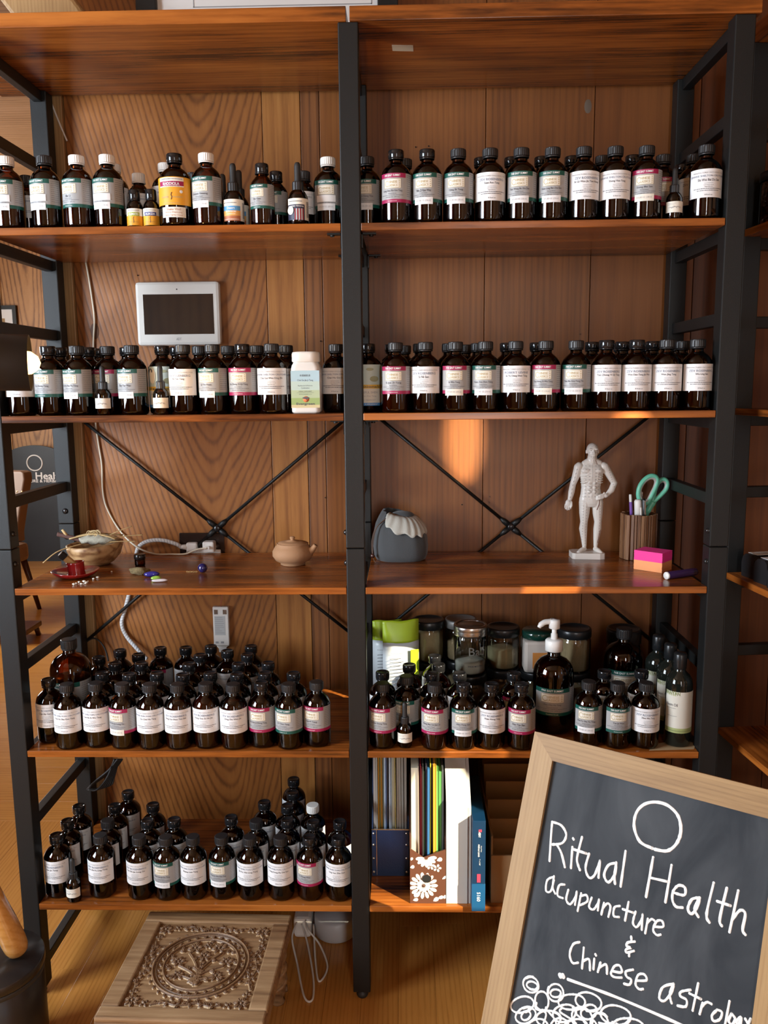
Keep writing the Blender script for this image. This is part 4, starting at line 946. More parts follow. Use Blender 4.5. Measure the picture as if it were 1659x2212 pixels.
limb([P(300, 292, 6), P(348, 268, 4), P(398, 288, 6)], [28, 34, 28])                # trapezius
for x in (258, 432): mb.ellip(P(x, 312, 2), (30*K, 34*K, 34*K), 0, 16, 12)          # deltoids
# head: skull, jaw, face features
mb.ellip(P(350, 184, 4), (44*K, 52*K, 50*K), 0, 22, 16); mb.ellip(P(350, 212, -12), (37*K, 38*K, 38*K), 0, 18, 12); mb.ellip(P(350, 238, -30), (19*K, 15*K, 14*K), 0, 14, 10)
limb([P(350, 186, -46), P(350, 206, -58)], [5, 9], n=8); mb.ellip(P(350, 208, -50), (13*K, 9*K, 7*K), 0, 10, 8)   # nose
mb.ellip(P(331, 178, -42), (15*K, 9*K, 6*K), 0, 10, 8); mb.ellip(P(369, 178, -42), (15*K, 9*K, 6*K), 0, 10, 8)     # brow
mb.ellip(P(350, 224, -44), (15*K, 9*K, 4.5*K), 0, 10, 8); mb.ellip(P(350, 231, -43), (13*K, 9*K, 4.5*K), 0, 10, 8) # lips
for x in (308, 392): mb.ellip(P(x, 200, 6), (6*K, 11*K, 16*K), 0, 10, 8)           # ears
# arms
limb([P(252, 318), P(238, 385, 4), P(220, 445, 6), P(208, 505, -4), P(197, 558, -10)], [34, 30, 24, 25, 18])
limb([P(438, 316), P(480, 385, 6), P(513, 440, 14), P(492, 492, 0), P(458, 528, -14)], [34, 29, 24, 24, 17])
# right hand hanging loosely, fingers curled; left hand laid on the hip
mb.ellip(P(188, 590, -14), (26*K, 19*K, 30*K), 0, 14, 10)
for k, (dx, L) in enumerate(((-19, 34), (-6.5, 42), (6.5, 40), (18, 32))):
    limb([P(184+dx, 600, -16-k*2), P(181+dx, 600+L*.55, -24), P(186+dx, 600+L, -18)], [6.6, 6.2, 5.6])
limb([P(207, 582, -22), P(207, 606, -34), P(201, 622, -36)], [8, 7, 6])
mb.ellip(P(438, 532, -40), (24*K, 12*K, 17*K), 0, 14, 10)
for k, dz in enumerate((-12, -3, 6, 14)): limb([P(424, 532+dz, -46), P(400, 538+dz*1.05, -52), P(384, 546+dz, -48)], [8, 7, 6])
limb([P(444, 520, -40), P(430, 508, -48)], [8, 6.5])
# legs
limb([P(306, 590, 4), P(304, 665, 0), P(302, 735, -6), P(300, 790, 6), P(306, 860, 6), P(311, 925, 4)], [46, 40, 29, 32, 24, 17])
limb([P(395, 590, 4), P(398, 665, 0), P(402, 735, -6), P(402, 790, 6), P(396, 860, 6), P(392, 925, 4)], [46, 40, 29, 32, 24, 17])
for (ax, az, ay), (tx, tz, ty) in (((311, 950, 8), (262, 968, -42)), ((392, 950, 8), (418, 968, -58))):
    limb([P(ax, az, ay), P((ax+tx)/2, az+6, (ay+ty)/2), P(tx, tz, ty)], [20, 19, 15])
    d = Vector((tx-ax, ty-ay)).normalized(); nrm = Vector((-d.y, d.x))
    for k in range(5): 
        o_ = (k-2)*7.0; limb([P(tx+nrm.x*o_, tz+3, ty+nrm.y*o_), P(tx+nrm.x*o_+d.x*14, tz+6, ty+nrm.y*o_+d.y*14)], [7 if k not in (0, 4) else 6.5, 5.5])
me = remeshed(mb, .00095, 5, .5); me.materials.append(mat('off white porcelain', (.74, .71, .66), .32, coat=.1, var=.05)); put('figure', me, fig)
# plinth
m = MB(); pts = [(-.046, -.022), (-.040, -.028), (.020, -.034), (.033, -.030), (.033, .022), (.024, .028), (-.034, .028), (-.046, .020)]
m.prism(pts, 0, .0145); o = bevel(m.build('plinth', MATS['off white porcelain'], fig), .003, 3)
# printed meridian points
m = MB(); rr = random.Random(2)
from mathutils.bvhtree import BVHTree
bv = BVHTree.FromPolygons([v.co for v in me.vertices], [tuple(p_.vertices) for p_ in me.polygons])
def dot(x, z, w=2.2, h=2.2):
    hit = bv.ray_cast(Vector(((x-345)*K*1.07, -.2, (1030-z)*K-.006)), Vector((0, 1, 0)))
    if hit[0] is None: return
    c, nn = hit[0], hit[1]; a = nn.orthogonal().normalized(); b_ = nn.cross(a); a = Vector((1, 0, 0))-nn*nn.x; a.normalize(); b_ = nn.cross(a)
    c = c+nn*.00012; w *= K; h *= K
    m.add([c+a*sx*w+b_*sy*h for sx, sy in ((-1, -1), (1, -1), (1, 1), (-1, 1))], [(0, 1, 2, 3)])
for z in range(290, 560, 10): dot(345, z, 1.2, 3); 
for xo in (22, 46): 
    for z in range(305, 560, 26): dot(345-xo, z); dot(345+xo, z); dot(345-xo+6, z+1, 3.4, 1); dot(345+xo+6, z+1, 3.4, 1)
for z in range(330, 600, 30):
    dot(240-(z-330)*.2, z, 4, 1.2); dot(238-(z-330)*.2, z+6)
for z in range(610, 930, 22): dot(290, z, 4, 1.2); dot(312, z+8, 3.5, 1.2); dot(408, z, 2, 2)
for z in range(340, 470, 18): dot(465+(z-340)*.33, z)
for x, z in ((338, 160), (350, 155), (362, 160), (330, 172), (370, 172), (325, 205), (375, 205), (340, 216), (360, 216), (350, 240), (335, 236), (366, 236), (334, 262), (350, 266), (364, 262)): dot(x, z, 1.8, 1.8)
m.build('point_markings', M_INK, fig)
m = MB()
for x in (333, 367):
    for k in range(1):
        hit = bv.ray_cast(Vector(((x-345)*K*1.07, -.2, (1030-187)*K-.006)), Vector((0, 1, 0)))
        m.ellip(hit[0], (7*K, 1.5*K, 3*K), 0, 10, 6)
m.build('eyes', M_INKL, fig)
m = MB()
for pts, r in (([(372, 268), (376, 282), (378, 296)], 2.0), ([(402, 565), (397, 600), (385, 640)], 3.2), ([(415, 800), (408, 850), (400, 900)], 2.4)):
    vv = []
    for x, z in pts:
        hit = bv.ray_cast(Vector(((x-345)*K*1.07, -.2, (1030-z)*K-.006)), Vector((0, 1, 0)))
        if hit[0] is not None: vv.append(hit[0])
    if len(vv) > 1: m.tube(spline(vv, 4), r*K, 6)
m.build('muscle_cutaways', mat('dark red brown paint', (.16, .05, .03), .5), fig)
# ---- ribbed wooden pencil cup with its contents
q = at4(1377, 1205); cup = empty('pencil_cup', (q.x, q.y, S4+.0002), .15, 'wooden pencil cup with vertical ribs beside the white statue', 'pencil cup')
M_WAL = wood('walnut slats', ((.07, .025, .010), (.19, .085, .035), (.29, .15, .07)), 'Z', 40, .08, 3, .55, .2, .5, 0, 120, 8)
m = MB(); m.lathe([(.0001, .001), (.037, .001), (.037, .110), (.034, .110), (.034, .006), (.0001, .006)], 36); m.build('cup_core', M_WAL, cup)
rr = random.Random(8); a = 0
while a < 2*pi-.05:
    w = rr.choice((.16, .22, .26)); w = min(w, 2*pi-a); t = rr.uniform(.0035, .0075); mm = MB()
    x0 = .0372; hw = w*.5*x0-.0004
    mm.cbox(-hw, hw, -x0-t, -x0+.0004, .0006, .111+rr.uniform(-.001, .001), .0006, M=Matrix.Rotation(a+w/2, 4, 'Z')); mm.build('slat', M_WAL, cup); a += w
cx, cy, cz = q.x, q.y, S4
def stickthing(name, lab, cat, base, top):
    base = Vector((cx+base[0], cy+base[1], cz+.0066)); o = empty(name, base, 0, lab, cat); d = Vector((cx+top[0], cy+top[1], cz+top[2]))-base
    return o, d.to_track_quat('Z', 'Y').to_matrix().to_4x4(), d.length
o, T, L = stickthing('mechanical_pencil', 'purple pencil with white eraser end in the wooden cup', 'pencil', (-.010, .002, 0), (-.024, -.004, .158))
m = MB(); m.lathe([(.0001, 0), (.0012, .001), (.0038, .012), (.0038, L-.018)], 12, M=T); m.build('barrel', mat('purple plastic', (.20, .09, .38), .3), o)
m = MB(); m.lathe([(.0034, L-.018), (.0034, L-.006), (.0030, L), (.0001, L+.0004)], 12, M=T); m.build('eraser', M_CAPW, o)
o, T, L = stickthing('white_marker', 'thick white marker with rounded end in the wooden cup', 'marker', (.000, -.012, 0), (-.009, -.018, .147))
m = MB(); m.lathe([(.0001, 0), (.0078, .001), (.0082, L-.05), (.0088, L-.05), (.0088, L-.004), (.007, L), (.0001, L+.0006)], 18, M=T); m.build('barrel', M_CAPW, o)
m = MB(); m.box(.0086, .0106, -.002, .002, L-.046, L-.018, M=T); m.build('clip', M_CAPW, o)
o, T, L = stickthing('white_pen', 'white ballpoint pen with clip standing tallest behind the marker', 'pen', (.006, .016, 0), (.004, .010, .176))
m = MB(); m.lathe([(.0001, 0), (.0012, .002), (.0042, .014), (.0042, L-.014), (.0030, L-.012), (.0030, L-.002), (.0001, L)], 14, M=T); m.build('barrel', M_CAPW, o)
m = MB(); m.box(.004, .0056, -.0016, .0016, L-.05, L-.014, M=T); m.build('clip', mat('steel', (.6, .6, .6), .25, 1), o)
o, T, L = stickthing('black_pen', 'black pen leaning beside the scissors in the wooden cup', 'pen', (.012, -.020, 0), (.004, -.022, .150))
m = MB(); m.lathe([(.0001, 0), (.0012, .002), (.0045, .014), (.0045, L-.004), (.0035, L), (.0001, L)], 14, M=T); m.build('barrel', M_CAPS, o)
m = MB(); m.box(.0042, .006, -.0015, .0015, L-.045, L-.004, M=T); m.build('clip', mat('steel', (.6, .6, .6), .25, 1), o)
# scissors
M_TEAL = mat('mint green plastic', (.14, .52, .36), .35); M_GRIP = mat('grey rubber grip', (.38, .36, .33), .6)
so_ = empty('scissors', (cx-.003, cy-.002, cz+.0066), 0, 'mint green handled scissors standing in the wooden cup', 'scissors')
def spx(x, z, y=0): return Vector(((x-700)*.000325-.012, y, (1015-z)*.000325-.0066))
for k, (loop, shank, yy) in enumerate((([(800, 590), (760, 590), (732, 545), (735, 480), (765, 425), (810, 392), (850, 395), (866, 425), (855, 475), (835, 520), (818, 560)], [(775, 585), (755, 640), (750, 690), (752, 760), (760, 960)], -.004), ([(845, 590), (850, 540), (865, 475), (890, 430), (925, 420), (948, 445), (942, 490), (910, 530), (880, 560)], [(850, 585), (815, 650), (800, 690), (786, 760), (776, 960)], .004))):
    c = [spx(x, z, yy) for x, z in loop]; cl = []
    N = len(c)
    for i in range(N):
        p0, p1, p2, p3 = c[i-1], c[i], c[(i+1) % N], c[(i+2) % N]
        for t in (0, .25, .5, .75): cl.append(.5*((2*p1)+(p2-p0)*t+(2*p0-5*p1+4*p2-p3)*t*t+(3*p1-p0-3*p2+p3)*t**3))
    m = MB(); m.tube(cl, .0058, 10, closed=True); sh = [spx(x, z, yy) for x, z in shank[:3]]; m.tube(spline(sh, 5), [.0085]*3+[.0075]*4+[.006]*4, 10); h = m.build('handle', M_TEAL, so_)
    cc = sum(cl, Vector())/len(cl); m = MB(); m.tube([p_.lerp(cc, .13) for p_ in cl], .0046, 8, closed=True); m.build('grip_lining', M_GRIP, h)
    bl_ = [spx(x, z, yy*.3) for x, z in shank[2:]]; m = MB(); m.tube(bl_, [.006, .005, .001], 4); m.build('blade', mat('steel', (.6, .6, .6), .25, 1), so_)
# ---- sticky note cube and lighter
q = at4(1410, 1232); nc = empty('sticky_note_cube', (q.x+.003, q.y+.012, S4+.0002), -.72, 'block of sticky notes, pink upper half and orange lower half', 'note block')
m = MB()
n_s = 9
for k in range(n_s):
    z = k*.0025; j = random.Random(k).uniform(-.00025, .00025); m.box(-.034+j, .034+j, -.026, .026, z, z+.00245)
m.build('orange_notes', mat('orange note paper', (.92, .36, .14), .7), nc)
m = MB()
for k in range(n_s):
    z = n_s*.0025+k*.0025; j = random.Random(k+50).uniform(-.00025, .00025); m.box(-.034+j, .034+j, -.026, .026, z, z+.00245)
m.build('pink_notes', mat('pink note paper', (.86, .04, .30), .7), nc)
a = at4(1438, 1252); b_ = at4(1500, 1243); pn = empty('purple_lighter', (a.x, a.y, S4+.0085), atan2(b_.y-a.y, b_.x-a.x), 'dark purple cylinder with white end lying beside the note block', 'lighter')
L = (b_-a).length+.004; T = Matrix.Rotation(pi/2, 4, 'Y')
m = MB(); m.lathe([(.0082, .004), (.0084, .005), (.0084, L-.004), (.0075, L), (.0001, L)], 24, M=T); m.build('barrel', mat('dark purple plastic', (.05, .022, .10), .3), pn)
m = MB(); m.lathe([(.0001, 0), (.0025, -.0006), (.003, 0), (.0075, 0), (.0083, .001), (.0083, .004)], 24, M=T); m.build('white_end', M_CAPW, pn)
m = MB(); m.lathe([(.004, L), (.004, L+.003), (.0001, L+.003)], 12, M=T); m.build('red_tip', mat('red plastic', (.5, .05, .05), .3), pn)
# ================================================================== THINGS ON THE BACK WALL
RX = Matrix.Rotation(pi/2, 4, 'X')          # (x, y, 0) face -> faces the viewer (-y)
a = aty(296, 611, WY); b_ = aty(482, 746, WY); w, h = b_.x-a.x, a.z-b_.z
tb = empty('alarm_tablet', ((a.x+b_.x)/2, WY-.001, (a.z+b_.z)/2), 0, 'white wall-mounted alarm control tablet with dark screen', 'tablet')
m = MB(); m.cbox(-w/2, w/2, -.022, 0, -h/2, h/2, .008); m.build('tablet_case', mat('glossy white plastic', (.74, .73, .69), .22, coat=.2), tb)
m = MB(); m.box(-w*.405, w*.425, -.0226, -.0219, -h*.325, h*.30); m.build('screen', mat('dark screen glass', (.012, .012, .012), .04, spec=.8), tb)
m = MB(); m.lathe([(.0001, 0), (.0018, 0)], 12, M=Matrix.Translation((w*.0, -.0224, h*.375)) @ RX); m.build('camera_dot', M_RUB, tb)
m = MB(); text_flat(m, 'ADT', Matrix.Translation((.0, -.0224, -h*.40)) @ RX, .0062, .013, 0, .02); m.build('maker_mark', M_INKL, tb)
# outlet plate and plugs
a = aty(388, 1149, WY); b_ = aty(487, 1205, WY)
ol = empty('power_outlet', ((a.x+b_.x)/2, WY-.0012, (a.z+b_.z)/2), 0, 'dark brown double outlet plate on the wall above the open shelf', 'outlet')
w, h = b_.x-a.x, .075
m = MB(); m.cbox(-w/2, w/2, -.006, 0, -h*.60, h*.44, .002); m.build('cover_plate', mat('dark brown bakelite', (.018, .010, .008), .25), ol)
for sx in (-.27, .27):
    m = MB(); m.lathe([(.0001, .0015), (.017, .0012), (.017, 0)], 24, M=Matrix.Translation((w*sx, -.006, -.006)) @ RX); m.build('socket_face', mat('dark brown bakelite', (.018, .010, .008), .25), ol)
q = aty(451, 1181, WY-.03); pg = empty('usb_charger', (q.x, WY-.0094, q.z), 0, 'small white cube charger plugged into the outlet', 'charger')
m = MB(); m.cbox(-.015, .015, -.030, 0, -.014, .014, .004); m.build('charger_body', M_CAPW, pg); m = MB(); m.cbox(-.006, .006, -.0385, -.0302, -.004, .004, .001); m.build('cable_plug', M_CAPW, pg)
q = aty(413, 1183, WY-.03); pg2 = empty('power_plug', (q.x, WY-.0094, q.z), 0, 'white moulded plug of the braided cord in the outlet', 'plug')
m = MB(); m.cbox(-.014, .014, -.020, 0, -.012, .012, .004); m.tube([(-.012, -.012, 0), (-.030, -.014, .001)], [.008, .0052], 10); m.build('plug_body', M_CAPW, pg2)
q = aty(440, 1203, D+.005); nl = MB(); nl.cbox(-.045, .045, -.008, .0, 0, .012, .003); tag(nl.build('cable_cover', M_CAPW, None, (q.x, WY-.0085, S4-.004)), 'white plastic edge showing between the open shelf and the wall', 'adapter')
# thin white cable (upper piece, then down past the shelves to the charger)
def wp(px, py, dy=0): v = aty(px, py, WY-.005-dy); return v
m = MB(); m.tube(spline([wp(104, 207, .0105), wp(116, 235, .0105), wp(130, 270, .008), wp(145, 305)], 6), .0021, 8)
tag(m.build('white_cable', M_CAPW), 'short white wire end hanging down the wall under the top board', 'cable')
pts = [wp(183, 556), wp(190, 590), wp(198, 640), wp(204, 690), wp(202, 745), wp(204, 830), wp(207, 915), wp(213, 960), wp(220, 1005), wp(222, 1060), wp(232, 1100), wp(262, 1150)]
pts += [aty(298, 1183, .375), aty(335, 1203, .355), aty(368, 1208, .350), aty(400, 1198, .352), aty(425, 1187, .353), Vector((pg.location.x, WY-.0094-.0386, pg.location.z))]
pts = [Vector((p_.x, p_.y, max(p_.z, S4+.004) if p_.y < .385 and p_.z > S4-.05 else p_.z)) for p_ in pts]; m = MB(); m.tube(spline(pts, 6), .0023, 8); tag(m.build('charging_cable', mat('ivory cable', (.66, .60, .47), .5)), 'long ivory charging cable running down the wall to the cube charger', 'cable')
pts = [pg2.location+Vector((-.029, -.014, .001)), aty(380, 1175, .375), aty(350, 1167, .372), aty(320, 1169, .374), aty(301, 1180, .385), aty(294, 1200, .3962), aty(284, 1260, .3962), aty(272, 1310, .3962), aty(263, 1345, .3962), aty(272, 1372, .392), aty(295, 1400, .380), aty(318, 1424, .378)]
pts = [Vector(p_) for p_ in pts]; m = MB(); sp = spline(pts, 8); m.tube(sp, .0052, 10, 0)
for ph in (0, pi):                                    # braid strands wound round the cord
    hel = []
    for i, p_ in enumerate(sp):
        t = (sp[min(i+1, len(sp)-1)]-sp[max(i-1, 0)]).normalized(); s = t.orthogonal().normalized(); u_ = t.cross(s)
        hel.append(p_)
    L = 0; hh = []
    for i in range(len(sp)-1):
        for k in range(5):
            c = sp[i].lerp(sp[i+1], k/5); t = (sp[i+1]-sp[i]).normalized(); s = Vector((0, 1, 0))-t*t.y; s.normalize(); u_ = t.cross(s)
            L += (sp[i+1]-sp[i]).length/5; A = L*420+ph; hh.append(c+(s*cos(A)+u_*sin(A))*.0049)
    m.tube(hh, .0009, 4, 1)
tag(m.build('braided_cord', [mat('white braid', (.70, .70, .70), .8), mat('grey braid thread', (.38, .40, .43), .8)]), 'thick white braided power cord looping behind the open shelf', 'cord')
# battery box
a = aty(460, 1308, WY); b_ = aty(500, 1405, WY); w, h = b_.x-a.x, a.z-b_.z
bb = empty('battery_box', ((a.x+b_.x)/2, WY-.0014, b_.z+h*.5), 0, 'white plastic battery box hanging on the wall over the small bottles', 'battery box')
m = MB(); m.cbox(-w*.46, w*.46, -.014, 0, -h*.36, h*.5, .002); m.prism([(-w*.42, -h*.36), (-w*.22, -h*.44), (-w*.20, -h*.52), (w*.2, -h*.52), (w*.22, -h*.42), (w*.42, -h*.36)], 0, .003, M=Matrix.Translation((0, -.002, 0)) @ RX); m.build('box_shell', M_CAPW, bb)
m = MB(); m.box(-w*.36, w*.26, -.0145, -.014, -h*.12, h*.30); l = m.build('rating_label', mat('grey foil label', (.50, .52, .52), .4), bb)
m = MB(); rr = random.Random(5)
for k in range(9): m.box(-w*.33, w*(-.33+rr.uniform(.25, .55)), -.0148, -.0145, h*(.27-.042*k)-.0007, h*(.27-.042*k)+.0004)
m.build('label_print', M_INKL, l)
for sx in (-.26, .06): 
    m = MB(); m.box(sx*w-.004, sx*w+.004, -.0146, -.0138, -h*.30, -h*.26); m.build('battery_slot', M_INKL, bb)
for sx in (-.26, .26):
    m = MB(); m.box(sx*w-.005, sx*w+.005, -.0146, -.0138, h*.34, h*.44); m.build('contact', mat('steel', (.6, .6, .6), .25, 1), bb)
m = MB(); m.tube(spline([(.002, -.012, h*.49), (.001, -.006, h*.58), (.004, -.004, h*.70), (.003, -.004, h*.80)], 5), .0008, 5); m.build('red_wire', mat('red wire', (.42, .09, .06), .5), bb)
m = MB(); m.lathe([(.0022, 0), (.0022, .006), (.0001, .007)], 10, M=Matrix.Translation((.003, -.004, h*.78))); m.build('wire_end', M_CAPW, bb)
# black cords at the back of the left bay
m = MB(); m.tube(spline([aty(188, 1385, .384), aty(202, 1379, .386), aty(216, 1386, .386), aty(228, 1404, .385), aty(234, 1428, .384)], 6), .0022, 8); tag(m.build('extension_lead', M_RUB), 'thin black cord arching behind the large bottle in the left bay', 'cord')
m = MB()
for k in range(6):
    o_ = k*.0045; pts = [aty(x_+9, y_, .285+o_*.5) for x_, y_ in ((245+2*k, 1640), (225+2*k, 1664), (196-3*k, 1688+3*k), (184+3*k, 1704), (200+6*k, 1706-2*k), (222+3*k, 1680), (238+2*k, 1640))]
    m.tube(spline(pts, 6), .0024, 6)
tag(m.build('cable_bundle', M_RUB), 'coiled bundle of black cable hanging under the left shelf end', 'cable')

# ================================================================== JARS AND PACKS BEHIND THE LOWER RIGHT BOTTLES
M_POW = mat('beige powder', (.45, .36, .20), .95, bump=.3, bscale=200, var=.15, vscale=15); M_POWD = mat('brown powder', (.27, .19, .10), .95, bump=.4, bscale=150, var=.25, vscale=25); M_POWW = mat('white powder', (.70, .66, .55), .95, bump=.3, var=.1, vscale=20)
M_LIDB = mat('black screw lid', (.010, .011, .012), .3)
def jar(x, y, z, H, R, cont, fill, label, lidm=None, lidtop=True):
    o = empty('glass_jar', (x, y, z+.0002), random.Random(int(x*999)).uniform(0, 3), label, 'jar', 'herb powder jars')
    m = MB(); m.lathe([(.0001, .002), (R*.85, 0), (R*.97, .003), (R, .008), (R, H*.70), (R*.97, H*.76), (R*.90, H*.80), (R*.90, H*.95)], 36); m.build('glass_body', G_CLEAR, o)
    m = MB(); R2 = R*.955; m.lathe([(.0001, .004), (R2*.9, .004), (R2, .009), (R2, H*fill*.97), (R2*.5, H*fill), (.0001, H*fill*.98)], 30); m.build('powder', cont, o)
    m = MB(); m.lathe([(R*.99, H*.80), (R*1.02, H*.81), (R*1.02, H*.97), (R*.98, H), (R*.85, H), (R*.83, H-.0015), (.0001, H-.0015)], 40); m.build('lid', lidm or M_LIDB, o)
    return o
JL = [(.163, .331, 'A'), (.246, .336, 'B'), (.262, .232, 'm'), (.346, .272, 'C'), (.428, .256, 'D'), (.517, .252, 'E')]
for x, y, k in JL:
    jar(x, y, S5, .100, .040, M_POWD, .62, {'A': 'lower jar under the tan powder jar beside the pouch', 'B': 'lower jar under the jar behind the mason jar', 'm': 'lower jar carrying the mason jar', 'C': 'lower jar under the half-full beige jar', 'D': 'lower jar under the green-lidded jar', 'E': 'lower jar under the jar right of the pump'}[k])
Z2 = S5+.1004
jar(.163, .331, Z2, .106, .040, M_POW, .74, 'black-lidded jar of tan powder behind the green topped pouches')
jar(.246, .336, Z2, .106, .040, M_POWD, .5, 'jar with grey lid mostly hidden behind the mason jar', mat('dull steel lid', (.20, .19, .18), .5, .6))
jar(.346, .272, Z2, .104, .040, M_POW, .50, 'black-lidded jar of beige powder, half full, right of the mason jar')
jar(.517, .252, Z2, .106, .0405, M_POWD, .78, 'black-lidded jar of brown powder right of the white pump')
# mason jar
mj = empty('mason_jar', (.262, .232, Z2), 0, 'clear mason jar with silver screw band and white powder on the bottom', 'jar', 'herb powder jars')
m = MB(); m.lathe([(.0001, .003), (.030, 0), (.0355, .003), (.0375, .009), (.0395, .085), (.0385, .093), (.0365, .097), (.0365, .112)], 44); m.build('glass_body', G_CLEAR, mj)
m = MB(); m.lathe([(.0001, .004), (.0335, .004), (.0360, .009), (.0365, .030), (.030, .033), (.014, .031), (.0001, .034)], 30); m.build('powder', M_POWW, mj)
M_TIN = mat('silver tin', (.62, .60, .56), .28, 1)
m = MB(); m.lathe([(.0385, .096), (.0410, .097), (.0395, .1005), (.0410, .104), (.0395, .1075), (.0405, .111), (.0405, .119), (.0390, .1215), (.0355, .1215), (.0350, .119)], 44); m.build('screw_band', M_TIN, mj)
m = MB(); m.lathe([(.0352, .1195), (.030, .1195), (.029, .1205), (.0001, .1203)], 36); m.build('lid_disc', mat('rusty tin disc', (.36, .27, .20), .35, .8, var=.4, vscale=60), mj)
m = MB(); text_bent(m, 'Ball', .0393, .063, .020, .040, 0, 0, .35); text_bent(m, 'WIDE MOUTH', .0384, .026, .0042, .036, 1, .01, .25); m.build('embossing', [mat('embossed glass', (.24, .25, .23), .12), M_INK], mj)
# green-lidded square jar with orange label
sj = empty('square_jar', (.428, .256, Z2), 0, 'plastic jar with dark green lid and orange label behind the pump bottle', 'jar')
m = MB(); m.cbox(-.036, .036, -.036, .036, .0, .080, .008); m.build('jar_body', mat('frosted plastic', (.62, .56, .50), .35), sj)
m = MB(); m.lathe([(.034, .0805), (.0375, .082), (.0375, .097), (.035, .100), (.0001, .1003)], 36); m.build('lid', mat('dark green lid', (.008, .045, .032), .15, coat=.3), sj)
m = MB(); m.box(-.016, .034, -.0366, -.0361, .012, .052); l = m.build('paper', mat('orange paper', (.62, .24, .05), .6), sj)
m = MB(); text_flat(m, 'HERBS', Matrix.Translation((.010, -.0370, .026)) @ RX, .0045, .02, 0); m.box(0, .024, -.0370, -.0367, .040, .0412); m.box(.002, .020, -.0370, -.0367, .036, .0370); m.build('print', M_INK, l)
# foil pouches
def pouch(x, y, W_, H_, label, rz):
    o = empty('foil_pouch', (x, y, S5+.0002), rz, label, 'pouch', 'green topped powder pouches')
    def sheet(z0, z1, th0, th1, mt, name, n=10):
        m = MB(); vs = []; 
        for side in (-1, 1):
            for j in range(n+1):
                t = j/n; z = z0+(z1-z0)*t; th = th0+(th1-th0)*t
                for i in range(9):
                    s = i/8; bul = sin(pi*s)**.6; vs.append((-W_/2+W_*s, side*(th*bul*.5+.0006)+.003*sin(s*7+z*30)*.4, z+.002*sin(s*9)*t))
        k = (n+1)*9
        fs = [(o2+j*9+i, o2+j*9+i+1, o2+(j+1)*9+i+1, o2+(j+1)*9+i) if o2 == 0 else (o2+j*9+i+1, o2+j*9+i, o2+(j+1)*9+i, o2+(j+1)*9+i+1) for o2 in (0, k) for j in range(n) for i in range(8)]
        fs += [(j*9, (j+1)*9, k+(j+1)*9, k+j*9) for j in range(n)]+[(j*9+8, k+j*9+8, k+(j+1)*9+8, (j+1)*9+8) for j in range(n)]
        fs += [tuple(i for i in range(8, -1, -1))+tuple(k+i for i in range(9)), tuple(n*9+i for i in range(9))+tuple(k+n*9+i for i in range(8, -1, -1))]
        m.add(vs, fs, 0, True); return m.build(name, mt, o)
    b1 = sheet(0, H_*.76, .050, .036, mat('white foil', (.52, .56, .58), .35), 'pouch_body')
    sheet(H_*.762, H_, .036, .004, mat('lime green foil', (.36, .50, .02), .35), 'green_top')
    m = MB(); rr = random.Random(3)
    text_flat(m, 'Triticum powder', Matrix.Translation((-W_*.14, -.0255, H_*.66)) @ RX, .004, .036, 0)
    for k in range(9): m.box(-W_*.38, W_*(-.38+rr.uniform(.25, .5)), -.0262, -.0256, H_*(.60-.04*k)-.0006, H_*(.60-.04*k)+.0006)
    m.build('print', M_INK, b1)
    m = MB(); m.box(W_*.20, W_*.42, -.0262, -.0250, H_*.40, H_*.69); m.build('green_panel', mat('lime green foil', (.36, .50, .02), .35), b1)
    return o
pouch(.093, .262, .092, .222, 'white foil pouch with lime green top, the front one beside the jars', .25)
pouch(.058, .322, .075, .205, 'white foil pouch with lime green top, half hidden by the centre post', .15)
# tall oil bottles
for k, (x, y) in enumerate(((.7085, .048), (.7075, .113), (.700, .178))):
    o = empty('oil_bottle', (x, y, S5+.0002), .2, ['tall dark oil bottle with long cream label, nearest the shelf edge', 'middle tall dark oil bottle with cream label', 'rearmost tall dark oil bottle with cream label'][k], 'bottle', 'tall oil bottles')
    R = .0288; m = MB(); m.lathe([(.0001, .001), (R*.85, 0), (R, .005), (R, .140), (R*.95, .150), (R*.75, .160), (R*.50, .167), (.0125, .170), (.0125, .178)], 32); m.build('bottle_body', mat('dark green black glass', (.008, .010, .008), .07), o)
    m = MB(); m.lathe([(.0135, .174), (.0142, .175), (.0142, .205), (.0125, .209), (.0001, .2095)], 24); m.build('cap', M_LIDB, o)
    m = MB(); A0, A1 = -1.3, 1.45; patch(m, R+.0005, A0, A1, .045, .128, 0); patch(m, R+.0005, A0, A1, .034, .045, 1); patch(m, R+.0005, A0, -.35, .118, .128, 1); l = m.build('paper', [mat('ivory label', (.62, .60, .52), .6), mat('sage green print', (.33, .38, .15), .6)], o)
    m = MB(); text_bent(m, 'BANYAN', R+.001, .124, .0075, .034, 0, 0, -.70); text_bent(m, 'Neem Oil', R+.001, .098, .0065, .026, 1, 0, -.72); bars(m, R+.001, .090, -1.1, -.4, .001, 1, 3); bars(m, R+.001, .072, -1.1, -.3, .001, 1, 4); bars(m, R+.001, .039, -1.1, 1.1, .0022, 0, 4); m.build('print', [mat('sage green print dark', (.20, .24, .09), .6), M_INK], l)
    o.rotation_euler = (0, 0, -.1)
jar(.655, .318, S5, .185, .042, M_LIQ, .7, 'tall black-lidded dark jar at the back corner of the lower right bay')
m = MB(); vs = [atz(x, y, S5+.0006) for x, y in ((1402, 1621), (1499, 1618), (1503, 1604), (1460, 1598), (1410, 1608))]; m.add([(v.x, max(v.y, .003), S5+.00005) for v in vs]+[(v.x, max(v.y, .003), S5+.00018) for v in vs], [(4, 3, 2, 1, 0), (5, 6, 7, 8, 9)]+[(i, (i+1) % 5, 5+(i+1) % 5, 5+i) for i in range(5)])
